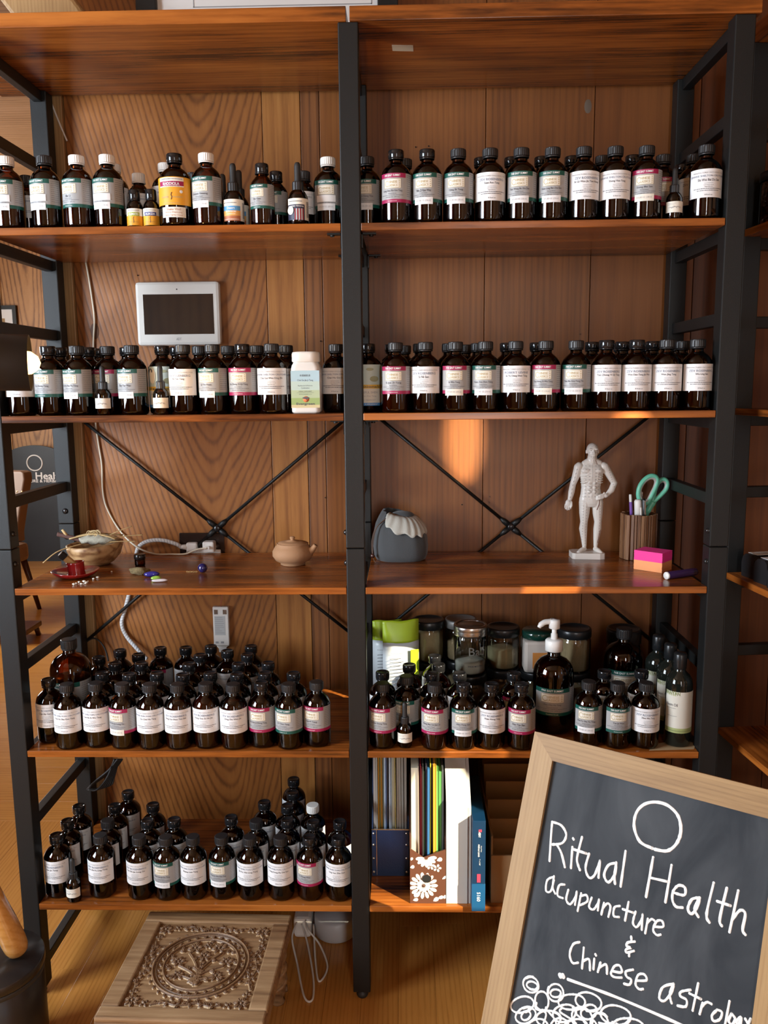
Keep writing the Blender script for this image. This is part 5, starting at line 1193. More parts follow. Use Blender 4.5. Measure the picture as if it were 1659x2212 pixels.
tag(m.build('paper_sheet', mat('kraft paper', (.40, .27, .14), .8)), 'sheet of brown paper under the tall oil bottles', 'paper')
# ================================================================== FILES ON THE BOTTOM SHELF
def sheets(o, x0, x1, y0, y1, z0, z1, cols, seed, lean=0):
    """folders in the given order, widths in mm"""
    rr = random.Random(seed); tot = sum(c[3] for c in cols); x = x0; sc_ = (x1-x0)/tot
    for c in cols:
        w = c[3]*sc_; m = MB(); ht = z1-rr.uniform(0, .02); l = lean+rr.uniform(-.004, .004); col = c[:3]
        T = Matrix.Translation((x, 0, 0)) @ Matrix.Rotation(l, 4, 'Y'); m.box(0.0003, w-.0005, y0+rr.uniform(0, .016), y1, z0, ht, M=T); m.build('folder', mat('folder %.2f %.2f %.2f' % col, col, .42, var=.1), o); x += w
zs = S6+.0002
bf = empty('magazine_file', (.0660, .23, zs), 0, 'navy blue magazine file with silver rivets holding clear folders', 'magazine file')
w, hh = .0440, .118; m = MB(); y0, y1 = -.112, .135
m.box(-w, w, y0, y1, 0, .003); m.box(-w, w, y0, y0+.003, .003, hh)
for s in (-1, 1):
    T = Matrix(((0, 0, 1, 0), (1, 0, 0, 0), (0, 1, 0, 0), (0, 0, 0, 1)))
    m.prism([(y0+.003, .003), (y1, .003), (y1, .27), (y0+.10, .27), (y0+.003, hh)], 0, .003, M=Matrix.Translation((w-.003 if s > 0 else -w, 0, 0)) @ T)
m.build('case', mat('navy leatherette', (.012, .035, .10), .4, bump=.3, bscale=700), bf)
m = MB(); m.box(-w-.0006, w+.0006, y0-.0006, y0+.004, hh, hh+.002); m.box(-w*.76, -w*.73, y0-.0007, y0, .003, hh); m.build('edge_binding', mat('steel', (.6, .6, .6), .25, 1), bf)
for sx in (-.90, .88):
    for z in (.010, .045, .080, .109): m = MB(); m.lathe([(.0001, .002), (.002, .0016), (.003, 0)], 10, M=Matrix.Translation((w*sx, y0, z)) @ RX); m.build('rivet', M_TIN, bf)
sheets(bf, -w+.004, w-.005, y0+.006, y1-.01, .004, .325, [(.34, .30, .27, 5), (.36, .34, .30, 3), (.55, .27, .03, 3), (.24, .30, .14, 2), (.50, .26, .04, 4), (.30, .36, .30, 2), (.45, .55, .66, 3), (.10, .16, .30, 2), (.03, .04, .07, 4), (.55, .60, .66, 3), (.20, .22, .24, 3), (.62, .62, .58, 6), (.58, .50, .18, 1.5), (.40, .40, .38, 4), (.30, .28, .25, 5), (.24, .23, .21, 5), (.33, .31, .28, 5)], 3)
ff = empty('magazine_file', (.1525, .148, zs), 0, 'brown magazine file with big white flower print and finger hole', 'magazine file')
w, hh = .0405, .120; y0, y1 = -.137, .12; m = MB(); m.box(-w, w, y0, y1, 0, .003)
m.prism([(-w, .003), (w, .003), (w, hh+.012), (-w*.25, hh-.008), (-w, hh+.014)], 0, .003, M=Matrix.Translation((0, y0+.003, 0)) @ RX)
for s in (-1, 1): m.prism([(y0+.003, .003), (y1, .003), (y1, .25), (y0+.10, .25), (y0+.003, hh+.012)], 0, .002, M=Matrix.Translation((w-.002 if s > 0 else -w, 0, 0)) @ T)
M_BRN = mat('brown card', (.095, .038, .022), .35); m.build('case', M_BRN, ff)
m = MB()
PK = [0]
def petal(cx_, cz_, a_, L, W2, mi=0, d=.0006):
    PK[0] += 1; d += .00002*(PK[0] % 24)
    pts = [(0, 0), (L*.35, W2*.8), (L*.7, W2), (L*.92, W2*.6), (L, 0), (L*.92, -W2*.6), (L*.7, -W2), (L*.35, -W2*.8)]
    m.prism([(cx_+x*cos(a_)-y*sin(a_), cz_+x*sin(a_)+y*cos(a_)) for x, y in pts if abs(cx_+x*cos(a_)-y*sin(a_)) < w*1.3], 0, d, mi, M=Matrix.Translation((0, y0-.00005, 0)) @ RX)
def clipx():  # keep the print on the face
    m.v[:] = [(max(-w+.0004, min(w-.0004, v[0])), v[1], v[2]) for v in m.v]
FX, FZ = -.010, .044
for k in range(15): petal(FX+.013*cos(k*.419), FZ+.013*sin(k*.419), k*.419, .0195, .0041)
for k in range(9): petal(FX+.004*cos(k*.698), FZ+.004*sin(k*.698), k*.698, .0120, .0041, 0, .0013)
m.lathe([(.0001, .0014), (.003, .0014), (.003, 0)], 12, 1, M=Matrix.Translation((FX, y0, FZ)) @ RX)
for k in range(7): petal(-.004+.004*cos(k*.5+3.2), .112+.004*sin(k*.5+3.2), 3.3+k*.5, .020, .0042)
for k in range(5): petal(.006+.002*cos(k*1.26), .092+.002*sin(k*1.26), k*1.26+.3, .0075, .0026)
for k in range(5): petal(.021+.002*cos(k*1.26), .087+.002*sin(k*1.26), k*1.26, .0075, .0026)
for x, z, a_, L, W2 in ((-.03, .015, 1.2, .012, .005), (-.034, .008, .2, .012, .004), (.012, .006, .6, .014, .005), (.022, .013, .3, .014, .004), (-.040, .088, .3, .010, .004), (-.022, .098, .8, .010, .005), (.032, .06, .6, .013, .003), (.02, .105, .4, .013, .005), (.036, .012, 1, .01, .004), (-.038, .105, 1.2, .008, .003)): petal(x, z, a_, L, W2)
clipx(); m.build('flower_print', [mat('cream print', (.74, .72, .64), .5), M_BRN], ff)
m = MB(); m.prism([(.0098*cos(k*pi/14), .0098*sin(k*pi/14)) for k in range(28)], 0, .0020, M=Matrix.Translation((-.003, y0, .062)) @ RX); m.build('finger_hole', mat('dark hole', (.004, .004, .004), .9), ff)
m = MB(); m.lathe([(.0098, .0024), (.0108, .0020), (.0108, 0)], 24, M=Matrix.Translation((-.003, y0, .062)) @ RX); m.build('hole_rim', M_BRN, ff)
sheets(ff, -w+.003, w-.004, y0+.012, y1-.01, .004, .325, [(.62, .58, .44, 17), (.34, .26, .20, 3), (.30, .02, .05, 4), (.36, .05, .06, 2), (.03, .03, .03, 4), (.14, .36, .15, 3), (.03, .03, .04, 4), (.03, .12, .27, 6), (.55, .48, .03, 3), (.03, .03, .03, 5), (.60, .28, .03, 6), (.55, .38, .05, 2), (.13, .34, .08, 5), (.09, .30, .08, 7), (.06, .07, .07, 5)], 12)
wf = empty('white_box_file', (.2215, .15, zs), 0, 'plain white cardboard box file standing beside the floral file', 'box file')
m = MB(); w = .0275; m.prism([(-.14, 0), (.13, 0), (.13, .33), (-.03, .33), (-.14, .232)], -w, w*.72, M=T); bevel(m.build('box_shell', mat('white card', (.54, .53, .48), .5), wf), .0012)
m = MB(); m.prism([(-.138, 0), (.13, 0), (.13, .33), (-.028, .33), (-.138, .232)], w*.73, w, M=T); m.build('lid_flap', mat('white card lid', (.48, .47, .43), .5), wf)
lb = empty('label_box', (.266, .13, zs), -.01, 'narrow dark blue box of address labels sticking out over the shelf edge', 'box')
m = MB(); w = .0145; m.cbox(-w, w, -.146, .07, 0, .216, .0008); bx_ = m.build('box_shell', mat('navy print', (.004, .028, .07), .28), lb)
m = MB(); m.box(-w-.0003, w+.0003, -.1464, -.10, 0.0, .066); m.build('light_blue_band', mat('mid blue print', (.008, .075, .18), .28), bx_)
m = MB(); RT = Matrix.Translation((0, -.1468, 0)) @ RX @ Matrix.Rotation(-pi/2, 4, 'Z')
def vt(s, z, hgt, wd, mi, x=0, bold=0): text_flat(m, s, Matrix.Translation((x, 0, z)) @ RT, hgt, wd, mi, bold)
vt('5160', .035, .008, .022, 0, 0, .01); vt('Address Labels', .146, .004, .030, 0, .0, .01); vt('Easy Peel', .150, .0026, .014, 0, .005); vt('AVERY', .186, .005, .018, 0, .001, .02)
m.box(-.004, .004, -.1470, -.1466, .070, .090, 1); vt('LASER', .080, .003, .013, 0, 0); m.box(-.001, .006, -.1470, -.1466, .190, .196, 1); vt('1" x 2 5/8"', .118, .0026, .015, 0, .002); m.build('print', [M_WHITE, mat('red print', (.45, .04, .08), .5)], lb)
cb = empty('cardboard_box', (.43, .19, zs), 0, 'open brown cardboard carton with bottle dividers behind the chalkboard', 'box')
M_CARD = mat('cardboard', (.36, .23, .11), .8, bump=.1, var=.1, vscale=20)
m = MB(); w = .135; m.box(-w, w, -.175, -.171, 0, .115); m.box(-w, -w+.004, -.171, .17, 0, .16); m.box(w-.004, w, -.171, .17, 0, .16); m.box(-w, w, .17, .174, 0, .29); m.box(-w, w, -.171, .17, 0, .003); m.build('carton', M_CARD, cb)
for k in range(6): 
    m = MB(); z = .10+.02*k; m.box(-w+.006, w-.006, -.13+.05*k, -.127+.05*k, .004, .13+.022*k); m.build('divider', M_CARD, cb)
for k in range(3): m = MB(); x_ = -w+.068*(k+1); m.box(x_-.001, x_+.001, -.165, .165, .004, .10); m.build('divider', M_CARD, cb)

# ================================================================== WHITE SUPPLEMENT JAR ON THE MIDDLE SHELF
q = aty(664, 880, .036); ej = empty('supplement_jar', (q.x, .036, S3+.0002), 0, 'white plastic supplement jar with pale blue green label and shrink-wrapped lid', 'jar')
def rsq(s, c, z, n=6):
    out = []
    for qx, qy, a0 in ((1, 1, 0), (-1, 1, pi/2), (-1, -1, pi), (1, -1, 3*pi/2)):
        for k in range(n+1): a = a0+pi/2*k/n; out.append((qx*(s-c)+c*cos(a), qy*(s-c)+c*sin(a), z))
    return out
def loft(rings):
    m = MB(); n = len(rings[0]); m.add([v for r in rings for v in r], [(j*n+i, j*n+(i+1) % n, (j+1)*n+(i+1) % n, (j+1)*n+i) for j in range(len(rings)-1) for i in range(n)]+[tuple(range(n-1, -1, -1)), tuple((len(rings)-1)*n+i for i in range(n))], 0, True); return m
loft([rsq(.026, .010, 0), rsq(.0295, .011, .003), rsq(.030, .011, .006), rsq(.030, .011, .092), rsq(.0285, .012, .099), rsq(.026, .0135, .104), rsq(.0255, .0135, .106)]).build('jar_body', mat('white supplement plastic', (.72, .72, .70), .35), ej)
loft([rsq(.0275, .020, .1055), rsq(.0292, .021, .107), rsq(.0292, .021, .122), rsq(.028, .021, .126), rsq(.022, .018, .127)]).build('lid', mat('white lid plastic', (.76, .75, .71), .25), ej)
m = MB(); bands = [(.012, .018, (.58, .52, .30)), (.018, .032, (.30, .42, .16)), (.032, .048, (.42, .52, .34)), (.048, .066, (.46, .60, .55)), (.066, .088, (.40, .58, .66))]
for k, (z0, z1, c) in enumerate(bands): m.box(-.0296, .0296, -.0306, -.0300, z0, z1, k)
l = m.build('paper', [mat('label tint %d' % k, c, .45) for k, (z0, z1, c) in enumerate(bands)], ej)
m = MB(); FT = lambda z, x=0: Matrix.Translation((x, -.0310, z)) @ RX
text_flat(m, '柴葛解肌湯', FT(.078), .0042, .022, 0); text_flat(m, 'Chai Ge Jie Ji Tang', FT(.068), .0042, .033, 0); text_flat(m, 'Bupleurum & Pueraria', FT(.057), .0030, .030, 0); text_flat(m, 'Combination', FT(.0525), .0028, .017, 0); text_flat(m, 'HERBAL SUPPLEMENT', FT(.0455), .0021, .027, 0); m.box(-.018, .018, -.0310, -.0307, .0425, .0428); text_flat(m, 'NET WT 100 GRAMS / 3.5 oz', FT(.0395), .0018, .026, 0)
text_flat(m, 'Evergreen', FT(.0195), .0062, .038, 0, .02)
m.lathe([(.0001, .0005), (.0062, .0005), (.0062, 0)], 20, 1, M=Matrix.Translation((.001, -.0306, .0295)) @ RX); m.ellip((.001, -.0312, .032), (.0075, .0003, .0022), 0, 12, 6); m.tube([(.001, -.0312, .031), (.0035, -.0312, .027), (.002, -.0312, .0235)], .0006, 5)
m.build('print', [M_INK, mat('orange red print', (.70, .18, .06), .5)], l)
# ================================================================== CARVED STOOL
SX, SY, SZ = -.332, -.136, .2; SW = .167
stl = empty('carved_stool', (SX, SY, 0), -.028, 'low square wooden stool with a carved flower medallion top', 'stool')
M_MANGO = wood('mango wood', ((.11, .052, .022), (.26, .150, .070), (.37, .235, .120)), 'X', 60, .10, 7, .55, .15, .22, 0, 70, 7, pores=.8, blot=1.3)
PB = .128   # half size of the recessed carved field
TZ = .038
m = MB()
m.cbox(-SW, SW, -SW, SW, SZ-TZ, SZ-.009, .004); m.build('seat_slab', M_MANGO, stl)
for k, (x0, x1, y0, y1) in enumerate(((-SW, SW, -SW, -PB-.004), (-SW, SW, PB+.004, SW), (-SW, -PB, -PB-.004, PB+.004), (PB, SW, -PB-.004, PB+.004))):
    m = MB(); m.cbox(x0+.0008, x1-.0008, y0+.0004, y1-.0004, SZ-.012, SZ, .0035); m.build('rim_board', M_MANGO, stl)
# carved height field
def seg_d(px, py, a, b_):
    dx, dy = b_[0]-a[0], b_[1]-a[1]; t = max(0, min(1, ((px-a[0])*dx+(py-a[1])*dy)/(dx*dx+dy*dy))); return sqrt((px-a[0]-t*dx)**2+(py-a[1]-t*dy)**2)
import numpy as np
N = 260; g_ = np.linspace(-PB, PB, N); GX, GY = np.meshgrid(g_, g_); Hh = np.zeros_like(GX)
def raise_leaf(cx_, cy_, a_, L, W2, hgt=1.0):
    global Hh
    x = (GX-cx_)*np.cos(a_)+(GY-cy_)*np.sin(a_); y = -(GX-cx_)*np.sin(a_)+(GY-cy_)*np.cos(a_)
    t = np.clip(x/L, 0, 1); wd = W2*np.sin(np.pi*t**.8)+1e-6; v = np.clip(1-(np.abs(y)/wd)**2, 0, 1)*((x > 0) & (x < L)); Hh = np.maximum(Hh, hgt*np.sqrt(v)*(1-.45*np.exp(-(y/(.0012))**2)))
def ring(r, w_, hgt):
    global Hh
    d = np.abs(np.sqrt(GX**2+GY**2)-r); Hh = np.maximum(Hh, hgt*np.clip(1-(d/w_)**2, 0, 1)**.5)
def flower(cx_, cy_, r, n=6, a0=0):
    for k in range(n): raise_leaf(cx_+r*.22*cos(a0+2*pi*k/n), cy_+r*.22*sin(a0+2*pi*k/n), a0+2*pi*k/n, r*.8, r*.24)
    global Hh; d = np.sqrt((GX-cx_)**2+(GY-cy_)**2); Hh = np.maximum(Hh, .8*(d < r*.16))
def vine(pts, w_=.0022, hgt=.7, leaves=6, L=.013):
    global Hh
    for a, b_ in zip(pts, pts[1:]):
        dx, dy = b_[0]-a[0], b_[1]-a[1]; t = np.clip(((GX-a[0])*dx+(GY-a[1])*dy)/(dx*dx+dy*dy), 0, 1); d = np.sqrt((GX-a[0]-t*dx)**2+(GY-a[1]-t*dy)**2); Hh = np.maximum(Hh, hgt*np.clip(1-(d/w_)**2, 0, 1)**.5)
    for k in range(leaves):
        i = int(k*(len(pts)-1)/leaves); a = atan2(pts[i+1][1]-pts[i][1], pts[i+1][0]-pts[i][0]); s = 1 if k % 2 else -1
        raise_leaf(pts[i][0], pts[i][1], a+s*.9, L, L*.30)
ring(.100, .0028, .9); ring(.0925, .0016, .7); ring(.078, .0024, .9)
for k in range(30): a = 2*pi*k/30; raise_leaf(.0895*cos(a), .0895*sin(a), a+2.2, .011, .0036, .9)
for k in range(36): a = 2*pi*k/36; raise_leaf(.1035*cos(a), .1035*sin(a), a+.9, .0105, .0034, .85)
for sx in (-1, 1):
    for sy in (-1, 1):
        flower(sx*.110, sy*.110, .017, 7, .3); flower(sx*.084, sy*.116, .010, 4, .7); flower(sx*.116, sy*.084, .010, 4, .1)
for k in range(4):
    a = k*pi/2; pts = [(-.07+.14*i/12, .1175+.004*sin(i*1.1)) for i in range(13)]; vine([(x*cos(a)-y*sin(a), x*sin(a)+y*cos(a)) for x, y in pts], .002, .7, 11, .0115)
# bouquet inside the ring
root = (0, -.062)
for tx, ty, bend in ((0, .020, 0), (-.034, .034, .012), (.036, .036, -.012), (-.046, -.006, .018), (.048, -.004, -.018), (-.036, -.036, .014), (.036, -.036, -.014)):
    pts = [(root[0]+(tx-root[0])*t+bend*sin(pi*t), root[1]+(ty-root[1])*t) for t in [i/8 for i in range(9)]]; vine(pts, .0024, .75, 5, .013)
for x, y, r in ((-.026, .050, .018), (.026, .052, .018), (0, .026, .016), (-.050, .006, .016), (.052, .010, .016), (-.040, -.034, .015), (.040, -.034, .015), (0, .060, .010)): flower(x, y, r, 6, .2)
for k in range(14):
    a = 2*pi*k/14+.2
    for r_, q_ in ((.060, .5), (.068, -1.0)):
        if r_*sin(a) > -.05: raise_leaf(r_*cos(a), r_*sin(a), a+q_, .013, .0042, .9)
for sx in (-1, 1):
    for sy in (-1, 1):
        for k in range(6):
            t = .25+.22*k; raise_leaf(sx*(.118-.004*k), sy*(.060-.012*k), sy*1.2+(0 if sx > 0 else 3.1), .013, .0042, .9); raise_leaf(sx*(.060-.012*k), sy*(.109), (1.0 if sy > 0 else -1.0)*sx+(0 if sx > 0 else 3.1), .011, .0038, .9)
rr_ = np.random.default_rng(3); Hh = np.clip(Hh, 0, 1); Z = SZ-.0095+.0085*Hh+rr_.normal(0, .00025, Hh.shape)
vs = [(float(GX[j, i]), float(GY[j, i]), float(Z[j, i])) for j in range(N) for i in range(N)]
fs = [(j*N+i, j*N+i+1, (j+1)*N+i+1, (j+1)*N+i) for j in range(N-1) for i in range(N-1)]
m = MB(); m.add(vs, fs, 0, True); me = m.mesh('carved_relief', [])
ca = me.color_attributes.new('stain', 'FLOAT_COLOR', 'POINT'); ca.data.foreach_set('color', [c for t in Hh.reshape(-1) for c in (float(t), float(t), float(t), 1)])
mm = bpy.data.materials.new('two tone carved mango wood'); mm.use_nodes = True; nt = mm.node_tree; bs = nt.nodes['Principled BSDF']; bs.inputs['Roughness'].default_value = .5
at_ = nt.nodes.new('ShaderNodeAttribute'); at_.attribute_name = 'stain'; cr = nt.nodes.new('ShaderNodeValToRGB'); tc = nt.nodes.new('ShaderNodeTexCoord'); nz = nt.nodes.new('ShaderNodeTexNoise'); nz.inputs['Scale'].default_value = 14; nz.inputs['Detail'].default_value = 4
mp = nt.nodes.new('ShaderNodeMapping'); mp.inputs['Scale'].default_value = (.6, 5, 1); nt.links.new(tc.outputs['Object'], mp.inputs[0]); nt.links.new(mp.outputs[0], nz.inputs['Vector'])
ad = nt.nodes.new('ShaderNodeMath'); ad.operation = 'MULTIPLY_ADD'; ad.inputs[1].default_value = .5; nt.links.new(nz.outputs['Fac'], ad.inputs[0]); nt.links.new(at_.outputs['Fac'], ad.inputs[2])
sb_ = nt.nodes.new('ShaderNodeMath'); sb_.operation = 'SUBTRACT'; sb_.inputs[1].default_value = .25; nt.links.new(ad.outputs[0], sb_.inputs[0]); nt.links.new(sb_.outputs[0], cr.inputs[0])
E_ = cr.color_ramp.elements; E_[0].position = 0; E_[0].color = (.50, .34, .18, 1); E_[1].position = 1; E_[1].color = (.28, .165, .08, 1); k_ = E_.new(.22); k_.color = (.44, .30, .16, 1); k_ = E_.new(.40); k_.color = (.085, .038, .017, 1); k_ = E_.new(.7); k_.color = (.17, .09, .042, 1)
nt.links.new(cr.outputs[0], bs.inputs['Base Color']); me.materials.append(mm); put('carved_relief', me, stl)
for sx in (-1, 1):
    for sy in (-1, 1):
        m = MB(); m.lathe([(.0001, 0), (.014, 0), (.016, .004), (.012, .012), (.0185, .030), (.020, .08), (.0185, .13), (.013, .145), (.020, .153), (.020, SZ-TZ-.0005)], 20)
        for q_ in range(2):
            m.tube([(.0195*cos(t*.55+q_*pi), .0195*sin(t*.55+q_*pi), .028+t*.0052) for t in range(21)], .0045, 6)
        m.build('turned_leg', M_MANGO, stl, (sx*(SW-.032), sy*(SW-.032), 0))
# ================================================================== CANISTER, PESTLE, LAMP
can = empty('black_canister', (-.742, -.205, 0), 0, 'matt black cylindrical bin with a lid at the lower left corner', 'bin')
M_BIN = mat('dark brown black enamel', (.018, .015, .014), .30)
m = MB(); m.lathe([(.0001, .001), (.094, 0), (.097, .004), (.097, .228), (.094, .230)], 56); m.build('bin_body', M_BIN, can)
m = MB(); m.lathe([(.0965, .2305), (.0985, .232), (.1, .235), (.1, .250), (.0985, .253), (.0001, .2535)], 56); m.build('lid', M_BIN, can)
m = MB(); m.lathe([(.0972, .220), (.0980, .221), (.0980, .229), (.0972, .2302)], 56); m.build('seal_ring', M_RUB, can)
e0 = atz(36, 2046, .2535+.020); pe = empty('wooden_rod', (e0.x, e0.y, .2537), 0, 'honey coloured round-ended wooden rod resting on the black bin lid', 'rod')
e1 = aty(-30, 1905, e0.y-.02); d = (e1-e0).normalized(); T2 = d.to_track_quat('Z', 'Y').to_matrix().to_4x4(); T2.translation = Vector((0, 0, .0205))
m = MB(); m.lathe([(.0001, -.018), (.012, -.0155), (.020, -.008), (.0235, .003), (.0245, .02), (.023, .07), (.020, .12), (.018, .17), (.0001, .171)], 28, M=T2)
zmin = min(v[2] for v in m.v); m.v = [(v[0], v[1], v[2]-zmin+.0002) for v in m.v]; m.build('rod_body', wood('honey wood', ((.36, .15, .03), (.50, .24, .06), (.58, .31, .10)), 'X', 60, .1, 2, .22, .05, .3, .5, 90, 6), pe)
# lamp: the shade hangs in front of the left shelf end, its arm and stand are left of the frame
lp = empty('floor_lamp', (-.98, -.36, 0), 0, 'black floor lamp with lit bulb, its shade in front of the middle bottle shelf', 'lamp')
M_SH = mat('matt black shade', (.030, .029, .027), .45)
c0 = aty(72, 784, -.30)-Vector((-.98, -.36, 0)); ax = Vector((1, .34, -.02)).normalized(); Tq = ax.to_track_quat('Z', 'Y').to_matrix().to_4x4(); Tq.translation = c0-ax*.155
m = MB(); m.lathe([(.012, -.012), (.030, -.008), (.0455, .006), (.0475, .02), (.0475, .150), (.0462, .150), (.0462, .02), (.030, .002)], 44, M=Tq); m.build('lamp_shade', M_SH, lp)
m = MB(); m.lathe([(.0001, .02), (.012, .03), (.014, .09), (.018, .115), (.021, .135), (.019, .152), (.011, .163), (.0001, .167)], 28, M=Tq)
m.build('bulb', mat('warm bulb glass', (1, .8, .5), .3, emit=(1, .50, .13), estr=6), lp)
m = MB(); a = c0-ax*.165; m.tube(spline([a, a+Vector((-.08, -.02, .02)), Vector((-.02, -.0, 1.56)), Vector((0, 0, 1.45))], 6), .008, 10); m.build('lamp_arm', M_SH, lp)
m = MB(); m.tube([(0, 0, .022), (0, 0, 1.5)], .010, 14); m.build('pole', M_SH, lp)
m = MB(); m.lathe([(.0001, 0), (.125, 0), (.128, .004), (.128, .016), (.12, .021), (.012, .024)], 40); m.build('base', M_SH, lp)
pl_ = bpy.data.lights.new('lamp_light', 'SPOT'); pl_.energy = 1.6; pl_.color = (1, .62, .25); pl_.shadow_soft_size = .022; pl_.spot_size = radians(125); pl_.spot_blend = .4
po_ = bpy.data.objects.new('lamp_light', pl_); COL.objects.link(po_); po_.parent = lp; po_.location = c0+ax*.03; po_.rotation_euler = ax.to_track_quat('-Z', 'Y').to_euler()
# white adapters under the bottom shelf
ad_ = empty('power_adapter', (-.165, .27, 0), 0, 'white power adapter with a loop of cord on the floor under the bottom shelf', 'adapter')
m = MB(); m.cbox(-.022, .024, -.05, .03, .0, .055, .009); m.build('adapter_body', M_CAPW, ad_)
m = MB(); m.tube(spline([(-.012, -.05, .045), (-.02, -.09, .03), (0, -.15, .004), (.03, -.26, .003), (.05, -.27, .003), (.045, -.20, .003), (.02, -.10, .02), (.0, -.05, .04)], 8), .0025, 8)
m.tube(spline([(.01, -.05, .05), (.02, -.08, .045), (.05, -.10, .02), (.075, -.16, .004), (.06, -.21, .003), (.045, -.15, .01), (.03, -.05, .04)], 8), .0025, 8); m.build('cord_loop', M_CAPW, ad_)
rt = MB(); rt.lathe([(.0001, 0), (.050, 0), (.056, .006), (.056, .05), (.050, .056), (.0001, .058)], 40); tag(rt.build('round_hub', mat('pale grey plastic', (.50, .53, .57), .4), None, (-.080, .25, .0)), 'round pale grey device on the floor by the centre post', 'device')
# ================================================================== CHALKBOARD SIGN
P0 = Vector((.3205, -.401, .829)); psi, lam = radians(34), radians(23)
Uv = Vector((cos(psi), -sin(psi), 0)); Vv = Vector((-sin(psi)*sin(lam), -cos(psi)*sin(lam), -cos(lam))); Nv = Uv.cross(Vv)
if Nv.y > 0: Nv = -Nv
BWd, BLn, FW = .419, .895, .039
sg = empty('chalkboard_sign', (P0.x, P0.y, 0), 0, 'A-frame chalkboard sign in a brown wooden frame with white handwriting', 'sign')
# local frame: x along the top rail, z up the board, y into the board
SM = Matrix((Uv, -Nv, -Vv)).transposed().to_4x4(); SM.translation = P0-Vector((P0.x, P0.y, 0))
brd = lambda mb, name, mt, par=sg: None
def sput(mb, name, mt, par=None):
    o = mb.build(name, mt, None); o.parent = par or sg
    if par is None: o.matrix_local = SM
    return o
TB = .022
def rail(name, poly, mt):
    m = MB(); m.prism(poly, 0, TB, M=Matrix(((1, 0, 0, 0), (0, 0, 1, 0), (0, 1, 0, 0), (0, 0, 0, 1)))); o = sput(m, name, mt); bevel(o, .003, 2); return o
rail('top_rail', [(0, 0), (BWd, 0), (BWd-FW, -FW), (FW, -FW)], M_FRAMEX)
rail('bottom_rail', [(FW, -.72), (BWd-FW, -.72), (BWd-FW, -.72-FW), (FW, -.72-FW)], M_FRAMEX)
rail('stile', [(0, 0), (FW, -FW), (FW, -BLn), (0, -BLn)], M_FRAME); rail('stile', [(BWd, 0), (BWd, -BLn), (BWd-FW, -BLn), (BWd-FW, -FW)], M_FRAME)
M_SLATE = mat('chalkboard slate', (.030, .036, .044), .72, spec=.25)
nt = M_SLATE.node_tree; tc = nt.nodes.new('ShaderNodeTexCoord'); mp = nt.nodes.new('ShaderNodeMapping'); mp.inputs['Scale'].default_value = (9, 3, 3.5); mp.inputs['Rotation'].default_value = (0, .5, 0)
nz = nt.nodes.new('ShaderNodeTexNoise'); nz.inputs['Scale'].default_value = 1; nz.inputs['Detail'].default_value = 5; nz.inputs['Roughness'].default_value = .6; nz.inputs['Distortion'].default_value = .8
cr = nt.nodes.new('ShaderNodeValToRGB'); e = cr.color_ramp.elements; e[0].position = .36; e[0].color = (.022, .027, .033, 1); e[1].position = .72; e[1].color = (.062, .070, .078, 1)
nt.links.new(tc.outputs['Object'], mp.inputs[0]); nt.links.new(mp.outputs[0], nz.inputs['Vector']); nt.links.new(nz.outputs['Fac'], cr.inputs[0]); nt.links.new(cr.outputs[0], nt.nodes['Principled BSDF'].inputs['Base Color'])
m = MB(); m.box(FW-.003, BWd-FW+.003, .007, .013, -.722, -FW+.003); slate = sput(m, 'slate', M_SLATE)
# back leg of the A-frame
m = MB(); hinge = SM @ Vector((0, TB, -.03)); n2 = Vector((sin(psi), cos(psi), 0))
for s in (FW/2, BWd-FW/2):
    a = SM @ Vector((s, TB+.012, -.05)); foot = Vector((a.x, a.y, 0))+n2*.30; foot.z = .012; m = MB(); m.tube([a, foot], .013, 4); m.build('back_leg', M_FRAME, sg)
m = MB(); a = SM @ Vector((FW/2, TB+.012, -.05)); b_ = SM @ Vector((BWd-FW/2, TB+.012, -.05)); f1 = Vector((a.x, a.y, 0))+n2*.30; f2 = Vector((b_.x, b_.y, 0))+n2*.30; m.tube([a.lerp(f1, .7), b_.lerp(f2, .7)], .010, 4); m.build('back_stretcher', M_FRAME, sg)
def sl(cx_, cy_):
    """a point of the photographed writing, on the slate's own plane"""
    px, py = 1030+cx_/2.637, 1560+cy_/2.637; d = ray(px, py); pl = P0-Nv*.007; t = (pl-CAM).dot(Nv)/d.dot(Nv); q_ = CAM+d*t-P0
    return Vector((q_.dot(Uv), .0068, -q_.dot(Vv)))
def strokes(name, ss, r, jit=1):
    m = MB()
    for s in ss:
        pts = [sl(*p_) for p_ in s]
        if len(pts) == 1: pts = [pts[0], pts[0]+Vector((.0012, 0, -.0012))]
        pp = spline(pts, 5) if len(pts) > 2 else [pts[0].lerp(pts[1], k/4) for k in range(5)]
        i0 = len(m.v); m.tube(pp, [r*(.85+.3*random.Random(int(k*7+pp[0].x*1e4)).random()) for k in range(len(pp))], 8)
        y_ = .0068
        for i in range(i0, len(m.v)): v = m.v[i]; m.v[i] = (v[0], y_+(v[1]-y_)*.35, v[2])
        for e in (pp[0], pp[-1]): m.ellip(e, (r, r*.3, r), 0, 8, 6)
    return sput(m, name, mat('white chalk ink', (.80, .82, .80), .7, var=.12, vscale=150), None)
strokes('chalk_circle', [[(1000, 718), (930, 680), (897, 595), (910, 515), (955, 468), (1020, 455), (1090, 475), (1148, 535), (1163, 620), (1138, 692), (1085, 733), (1015, 724)]], .0026)
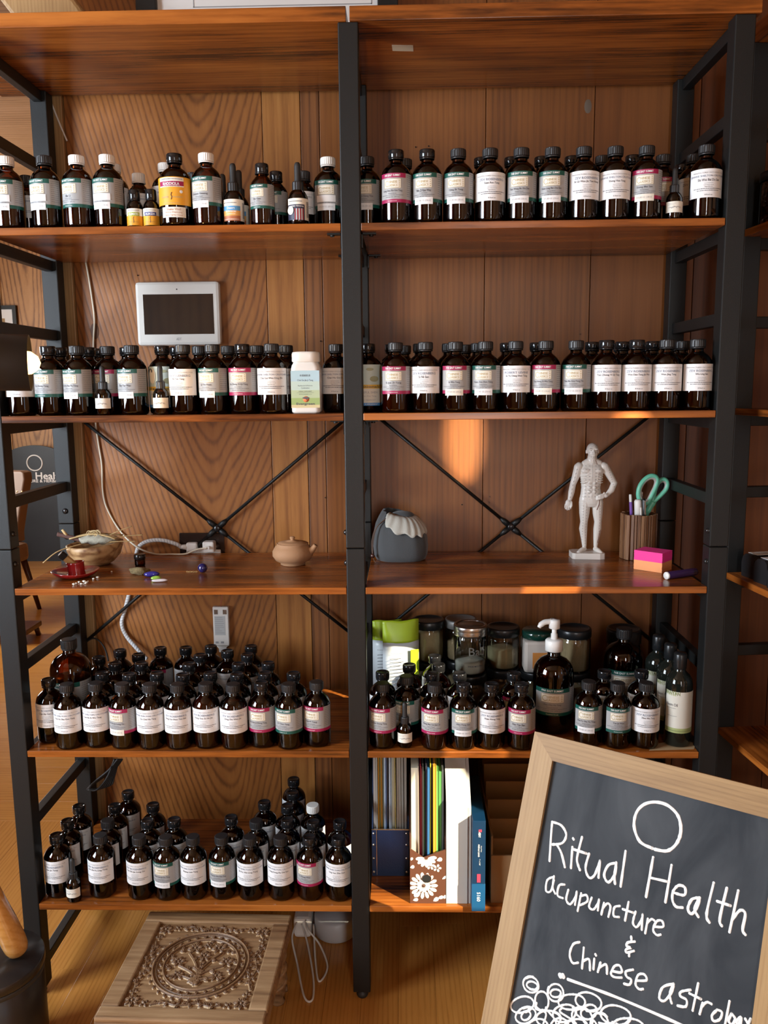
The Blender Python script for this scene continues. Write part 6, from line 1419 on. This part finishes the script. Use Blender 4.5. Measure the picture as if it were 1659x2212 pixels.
strokes('chalk_lettering', [[(430, 570), (424, 640), (415, 790)], [(430, 568), (482, 588), (510, 640), (488, 688), (432, 697)], [(455, 695), (482, 745), (502, 825)], [(545, 712), (537, 830)], [(549, 662)], [(600, 655), (572, 770), (578, 815), (588, 842)], [(545, 722), (625, 748)],
    [(640, 750), (620, 830), (640, 885), (672, 870), (702, 790)], [(702, 790), (694, 885)], [(792, 802), (750, 815), (726, 870), (750, 912), (788, 865), (795, 805)], [(795, 800), (785, 870), (788, 920)], [(848, 735), (820, 935)],
    [(1005, 770), (965, 995)], [(1110, 815), (1075, 1025)], [(985, 885), (1095, 910)], [(1120, 970), (1182, 985), (1186, 942), (1150, 930), (1120, 962), (1115, 1012), (1135, 1050), (1172, 1056)],
    [(1265, 1000), (1225, 1010), (1203, 1062), (1225, 1092), (1258, 1050), (1270, 1000)], [(1268, 1000), (1242, 1062), (1262, 1108)], [(1350, 915), (1310, 1090), (1325, 1140)], [(1425, 945), (1385, 1118), (1396, 1160)], [(1370, 1020), (1445, 1045)], [(1490, 960), (1440, 1195)], [(1455, 1125), (1500, 1072), (1530, 1092), (1515, 1180), (1530, 1210)]], .0021)
strokes('chalk_lettering', [[(440, 880), (402, 900), (395, 960), (422, 962), (440, 900)], [(440, 878), (433, 940), (447, 976)], [(500, 925), (470, 930), (460, 985), (490, 1002)], [(522, 955), (510, 1010), (532, 1037), (560, 1000), (570, 965)], [(570, 965), (560, 1040)], [(595, 975), (575, 1075)], [(590, 992), (625, 985), (630, 1020), (590, 1042)],
    [(655, 1000), (640, 1050), (665, 1067), (690, 1032), (697, 1010)], [(697, 1010), (690, 1072)], [(725, 1030), (710, 1095)], [(720, 1058), (745, 1032), (762, 1052), (750, 1108)], [(815, 1047), (785, 1055), (780, 1102), (810, 1110)], [(865, 1025), (845, 1130)], [(832, 1065), (892, 1085)], [(905, 1080), (890, 1142), (912, 1167), (940, 1122), (945, 1095)], [(945, 1095), (940, 1182)],
    [(975, 1120), (960, 1202)], [(970, 1147), (995, 1122), (1012, 1130)], [(1015, 1165), (1062, 1165), (1055, 1132), (1025, 1135), (1005, 1182), (1025, 1212), (1047, 1210)]], .0018)
strokes('chalk_lettering', [[(880, 1222), (882, 1245)], [(900, 1250), (862, 1255), (853, 1275), (880, 1284), (850, 1295), (855, 1312), (895, 1303)], [(868, 1312), (868, 1332)],
    [(585, 1253), (550, 1265), (530, 1320), (545, 1370), (577, 1370)], [(610, 1285), (600, 1402)], [(605, 1362), (640, 1350), (645, 1412)], [(670, 1348), (665, 1407)], [(676, 1322)], [(705, 1370), (690, 1422)], [(700, 1397), (738, 1380), (742, 1432)], [(770, 1417), (825, 1425), (815, 1387), (785, 1390), (765, 1432), (785, 1452), (825, 1455)], [(890, 1410), (850, 1420), (855, 1450), (880, 1467), (870, 1495), (840, 1490)], [(910, 1472), (967, 1470), (955, 1437), (920, 1440), (905, 1492), (925, 1520), (947, 1520)],
    [(1120, 1490), (1060, 1510), (1040, 1570), (1070, 1587), (1112, 1535), (1122, 1490)], [(1122, 1490), (1100, 1550), (1110, 1600)], [(1217, 1525), (1165, 1535), (1160, 1560), (1195, 1582), (1190, 1620), (1145, 1615)], [(1262, 1488), (1230, 1642)], [(1212, 1545), (1277, 1577)], [(1287, 1600), (1270, 1662)], [(1280, 1622), (1310, 1595), (1337, 1605)], [(1370, 1638), (1340, 1670), (1350, 1702), (1385, 1692), (1397, 1652), (1370, 1638)], [(1440, 1590), (1415, 1722)], [(1452, 1660), (1435, 1700), (1455, 1722), (1472, 1690), (1452, 1660)], [(1503, 1680), (1480, 1702), (1490, 1722), (1507, 1690)], [(1507, 1685), (1500, 1750), (1480, 1770)], [(1530, 1690), (1545, 1718)], [(1560, 1690), (1530, 1760)]], .0019)
strokes('chalk_underline', [[(478, 1448), (490, 1442)], [(474, 1440), (494, 1450)]], .0034); strokes('chalk_underline', [[(520, 1465), (800, 1568), (1160, 1722), (1400, 1835)]], .0024)
rr = random.Random(21); ss = []
for cx_, cy_, r in ((310, 1495, 42), (315, 1500, 24), (450, 1540, 46), (450, 1545, 26), (258, 1610, 50), (370, 1588, 50), (280, 1670, 46), (280, 1672, 26), (540, 1595, 52), (635, 1592, 56), (500, 1660, 56), (600, 1685, 60), (790, 1670, 62), (700, 1725, 62), (410, 1690, 52), (640, 1650, 40), (860, 1745, 70), (560, 1740, 50), (470, 1750, 60), (340, 1750, 60), (760, 1790, 70)):
    p1, p2, q1 = rr.uniform(0, 6), rr.uniform(0, 6), rr.uniform(.8, 1.25)
    ss.append([(cx_+r*(1+.13*sin(2*a+p1)+.10*(a/6.28))*cos(a+p2)*q1, cy_+r*.92*(1+.13*sin(2*a+p1)+.10*(a/6.28))*sin(a+p2)) for a in [2*pi*i/16 for i in range(19)]])
for k in range(14): ss.append([(rr.uniform(230, 300)+k*42, 1590+k*10+rr.uniform(-20, 20)), (rr.uniform(230, 300)+k*42+30, 1620+k*10+rr.uniform(-20, 20)), (rr.uniform(230, 300)+k*42+70, 1660+k*9+rr.uniform(-20, 20)), (rr.uniform(230, 300)+k*42+60, 1720+k*9)]) if k % 2 else None
strokes('chalk_scribble', ss, .0016)
# ================================================================== RIGHT-HAND BOOKCASE (angled, only its far end is in view)
ru = empty('corner_bookcase', (.832, .135, 0), radians(6)-pi/2, 'second black framed bookcase standing at the right wall', 'bookcase')
# local x runs towards the viewer, local y away to the right wall (front face at y=0)
DL = .36
for z in ZT[1:]:
    for k, (a, b_) in enumerate(((.0, DL),)):
        m = MB(); m.cbox(a, b_, .0, .37, z-TH, z, .0012); m.build('shelf_board', M_SHELF, ru)
for x in (-.0206, DL+.0206):
    for y in (.02, .35):
        m = MB(); m.cbox(x-hp, x+hp, y-hp, y+hp, 0, TOPZ, .0022); m.build('post', M_BLACK, ru)
    for k, z in enumerate(ZT):
        zn = ZT[k+1] if k < 5 else -.10
        for zz in ((z-TH-R_-.0005), (z+zn)/2-.004):
            m = MB(); m.cbox(x-.010, x+.010, .02+hp, .35-hp, zz-R_, zz+R_, .0015); m.build('side_rung', M_BLACK, ru)
m = MB(); m.cbox(-.05, DL+.05, -.01, .38, ZT[0]-TH0, ZT[0], .0012); m.build('top_board', M_SHELF, ru)
ru_m = Matrix.Translation((.832, .135, 0)) @ Matrix.Rotation(radians(6)-pi/2, 4, 'Z')
def onru(x, y, z): return ru_m @ Vector((x, y, z))
# card holders
for k, (lx, ly) in enumerate(((.052, .050), (.108, .048), (.166, .046))):
    q = onru(lx, ly, S4); o = empty('card_holder', (q.x, q.y, S4+.0002), radians(12), ['farthest black card holder with white card on the corner bookcase', 'middle black card holder with white card on the corner bookcase', 'nearest black card holder with white card on the corner bookcase'][k], 'card holder', 'black card holders')
    m = MB(); m.prism([(-.022, 0), (.022, 0), (.024, .030), (.020, .044), (.010, .052), (-.012, .052), (-.021, .044), (-.024, .028)], -.03, .05, M=Matrix(((0, 0, 1, 0), (1, 0, 0, 0), (0, 1, 0, 0), (0, 0, 0, 1)))); bevel(m.build('holder_body', mat('soft black plastic', (.012, .012, .013), .4), o), .003, 3)
    m = MB(); m.box(-.020, .046, -.016, .016, .0524, .0532, M=Matrix.Rotation(0, 4, 'X')); c_ = m.build('card', M_PAPER, o)
    m = MB(); 
    for j in range(3): m.box(-.012, .030-.006*j, -.008+.006*j, -.007+.006*j, .0533, .0536)
    m.build('card_print', M_INKL, c_)
# phone-like slab on the next shelf down is only an edge
q = onru(.19, .03, S5); m = MB(); m.cbox(-.01, .08, -.03, .04, 0, .008, .002)
def berry_jar(lx, ly, z, lab, col, R=.045, H=.105):
    q = onru(lx, ly, z); o = empty('berry_jar', (q.x, q.y, z+.0002), 0, lab, 'jar', 'jars on the corner bookcase')
    m = MB(); m.lathe([(.0001, .002), (R*.9, 0), (R, .006), (R, H*.78), (R*.92, H*.84)], 32); m.build('glass_body', G_CLEAR, o)
    m = MB(); m.lathe([(R*.99, H*.83), (R*1.03, H*.84), (R*1.03, H*.98), (R*.98, H), (.0001, H)], 32); m.build('lid', M_LIDB, o)
    rr = random.Random(int(z*100)); m = MB(); R2 = R*.93-.006
    for j in range(9):
        for i in range(16): a = 2*pi*i/16+j*.2; m.ellip((R2*cos(a), R2*sin(a), .009+j*.0082), (.0058, .0058, .0055), 0, 8, 6)
    for i in range(30): a = rr.uniform(0, 6.28); r_ = R2*rr.random(); m.ellip((r_*cos(a), r_*sin(a), .078), (.0058, .0058, .0055), 0, 8, 6)
    o2 = m.build('berries', mat('dried berries %.2f' % z, col, .5, var=.4, vscale=60), o); o2['kind'] = 'stuff'
berry_jar(.052, .052, S2, 'black-lidded jar of dark red berries, upper one on the corner bookcase', (.12, .02, .012))
berry_jar(.262, .050, S5, 'black-lidded jar of dried purple berries, lower one on the corner bookcase', (.07, .025, .025))
# ================================================================== ON TOP: FRAMED PRINT AND ROUGH TIMBER
a = aty(293, 10, .32); b_ = aty(860, 10, .32); w = b_.x-a.x
fp = empty('framed_print', ((a.x+b_.x)/2, .33, ZT[0]+.0002), 0, 'black framed print with white mat standing on the top board', 'picture frame')
fw = .047; hgt = .50
for nm, bx4 in (('frame_side', (-w/2, -w/2+fw, 0, hgt)), ('frame_side', (w/2-fw, w/2, 0, hgt)), ('frame_rail', (-w/2+fw, w/2-fw, 0, fw)), ('frame_rail', (-w/2+fw, w/2-fw, hgt-fw, hgt))):
    m = MB(); m.cbox(bx4[0], bx4[1], -.012, .014, bx4[2], bx4[3], .002); m.build(nm, M_BLACK, fp)
m = MB(); m.box(-w/2+fw, w/2-fw, .002, .008, fw, hgt-fw); mt_ = m.build('mat_board', mat('white mat board', (.80, .80, .78), .6), fp)
m = MB(); x0, x1, z0, z1 = -w/2+.13, w/2-.06, .142, .40
for c in ((x0, x1, z0, z0+.002), (x0, x1, z1, z1+.002), (x0, x0+.002, z0, z1), (x1-.002, x1, z0, z1)): m.box(c[0], c[1], .0012, .002, c[2], c[3])
m.build('printed_border', M_INKL, mt_)
a = aty(70, 14, .25); tm = empty('timber_block', (a.x, .25, ZT[0]+.0002), 0, 'rough diagonal timber offcut lying on the left end of the top board', 'timber')
m = MB(); m.cbox(-.075, .085, -.06, .06, 0, .20, .01, M=Matrix.Translation((0, 0, .0)) @ Matrix(((1, 0, -.75, 0.11), (0, 1, 0, 0), (0, 0, 1, 0), (0, 0, 0, 1)))); m.build('offcut', M_TRIM, tm)
# masking tape scrap under the top board
a = atz(868, 103, ZT[0]-TH0); tp_ = MB(); tp_.box(-.022, .022, -.014, .016, -.0006, 0)
tp_.v = [(v[0]+(.004 if v[1] > 0 else 0), v[1], v[2]) for v in tp_.v]
tag(tp_.build('tape_scrap', mat('masking tape', (.62, .56, .44), .7), None, (a.x, a.y, ZT[0]-TH0-.0003), .1), 'torn scrap of masking tape stuck under the top right board', 'tape')
# ================================================================== FAR ROOM
yb = 4.93
cS = aty(75, 1000, yb); ab = empty('arched_chalkboard', (cS.x, yb, 0), 0, 'far black chalkboard with arched top leaning at the wall', 'sign')
m = MB(); wA = .31; top = aty(75, 962, yb).z; n = 24
poly = [(-wA, 0), (wA, 0), (wA, top-wA*.62)]+[(wA*cos(pi*k/n), top-wA*.62+wA*.62*sin(pi*k/n)) for k in range(1, n)]+[(-wA, top-wA*.62)]
m.prism(poly, 0, .02, M=Matrix.Translation((0, 0.02, 0)) @ RX); m.build('board', mat('black chalk paint', (.018, .024, .032), .5, var=.5, vscale=4), ab)
m = MB(); zc = cS.z; rc = .062; m.tube([(rc*cos(a), -.001, zc+rc*sin(a)) for a in [2*pi*k/40 for k in range(40)]], .006, 6, closed=True); m.build('chalk_circle', M_WHITE, ab)
zt_ = aty(75, 1028, yb).z; m = MB(); text_flat(m, 'Ritual Health', Matrix.Translation((0, -.001, zt_)) @ RX, .058, .46, 0, .02); m.build('chalk_lettering', M_WHITE, ab)
zt_ = aty(75, 1039, yb).z; m = MB(); text_flat(m, 'ACUPUNCTURE & HERBALISM', Matrix.Translation((0, -.001, zt_)) @ RX, .024, .50, 0, .02); m.build('chalk_lettering', M_WHITE, ab)
# upholstered chair
yc = 3.38; M_LEA = mat('tan leather', (.20, .12, .08), .45, bump=.1, bscale=60, var=.15, vscale=6); M_DW = mat('dark cherry wood', (.055, .016, .010), .3)
q = aty(8, 1020, yc); ch = empty('leather_chair', (q.x-.10, yc, 0), radians(-12), 'far tan leather chair with brass nail heads and dark legs', 'chair')
top = aty(40, 1017, yc).z; m = MB()
bm_rows = [(.46, .20), (.52, .195), (.75, .235), (top-.05, .255), (top-.01, .25), (top, .22)]
vs = []
for z, hwid in bm_rows:
    for sx in (-1, 1):
        for yy in (-.035, .045): vs.append((sx*hwid, yy+(z-.46)*.10, z))
fs = []
for j in range(len(bm_rows)-1):
    o0, o1 = j*4, j*4+4; fs += [(o0, o0+2, o1+2, o1), (o0+2, o0+3, o1+3, o1+2), (o0+3, o0+1, o1+1, o1+3), (o0+1, o0, o1, o1+1)]
fs += [(1, 3, 2, 0), (len(vs)-4, len(vs)-2, len(vs)-1, len(vs)-3)]
m.add(vs, fs, 0); bevel(m.build('backrest', M_LEA, ch), .02, 3)
m = MB(); m.cbox(-.24, .24, -.46, .03, .34, .46, .03); m.build('seat', M_LEA, ch)
for k in range(15):
    m = MB(); m.ellip((-.235+.0336*k, -.034+(top-.10-.46)*.10, top-.125), (.008, .006, .008), 0, 8, 6); m.build('nail_head', mat('brass', (.55, .40, .18), .3, 1), ch)
for sx in (-1, 1):
    for y0_, dy in ((-.42, -.02), (.01, .10)): m = MB(); m.tube([(sx*.20, y0_, .345), (sx*.20+sx*.015, y0_+dy, 0.001)], [.026, .017], 4); m.build('leg', M_DW, ch)
# dark footstool edge nearer by
q = atz(56, 1396, 0); fs_ = empty('dark_stool', (q.x-.20, q.y+.12, 0), 0, 'dark wooden footstool standing before the leather chair', 'stool')
m = MB(); m.cbox(-.20, .20, -.10, .10, .055, .085, .006); m.build('stool_top', M_DW, fs_)
for sx in (-1, 1):
    for sy in (-1, 1): m = MB(); m.tube([(sx*.17, sy*.08, .056), (sx*.18, sy*.09, .0)], .014, 6); m.build('leg', M_DW, fs_)
# framed picture on the far wall
a = aty(36, 660, 5.03); b_ = aty(0, 722, 5.03); pf = empty('wall_picture', (a.x-.20, 5.034, a.z-.20), 0, 'black framed picture with white mat on the far wall', 'picture')
for c in ((-.2, .2, .17, .2), (-.2, .2, -.2, -.17), (-.2, -.17, -.17, .17), (.17, .2, -.17, .17)):
    m = MB(); m.box(c[0], c[1], -.03, 0, c[2], c[3]); m.build('frame_bar', M_BLACK, pf)
m = MB(); m.box(-.17, .17, -.012, -.004, -.17, .17); m.build('mat_board', M_PAPER, pf)
m = MB(); m.box(-.10, .10, -.014, -.0122, -.12, .10); m.build('picture_print', mat('ochre print', (.35, .22, .09), .6), pf)
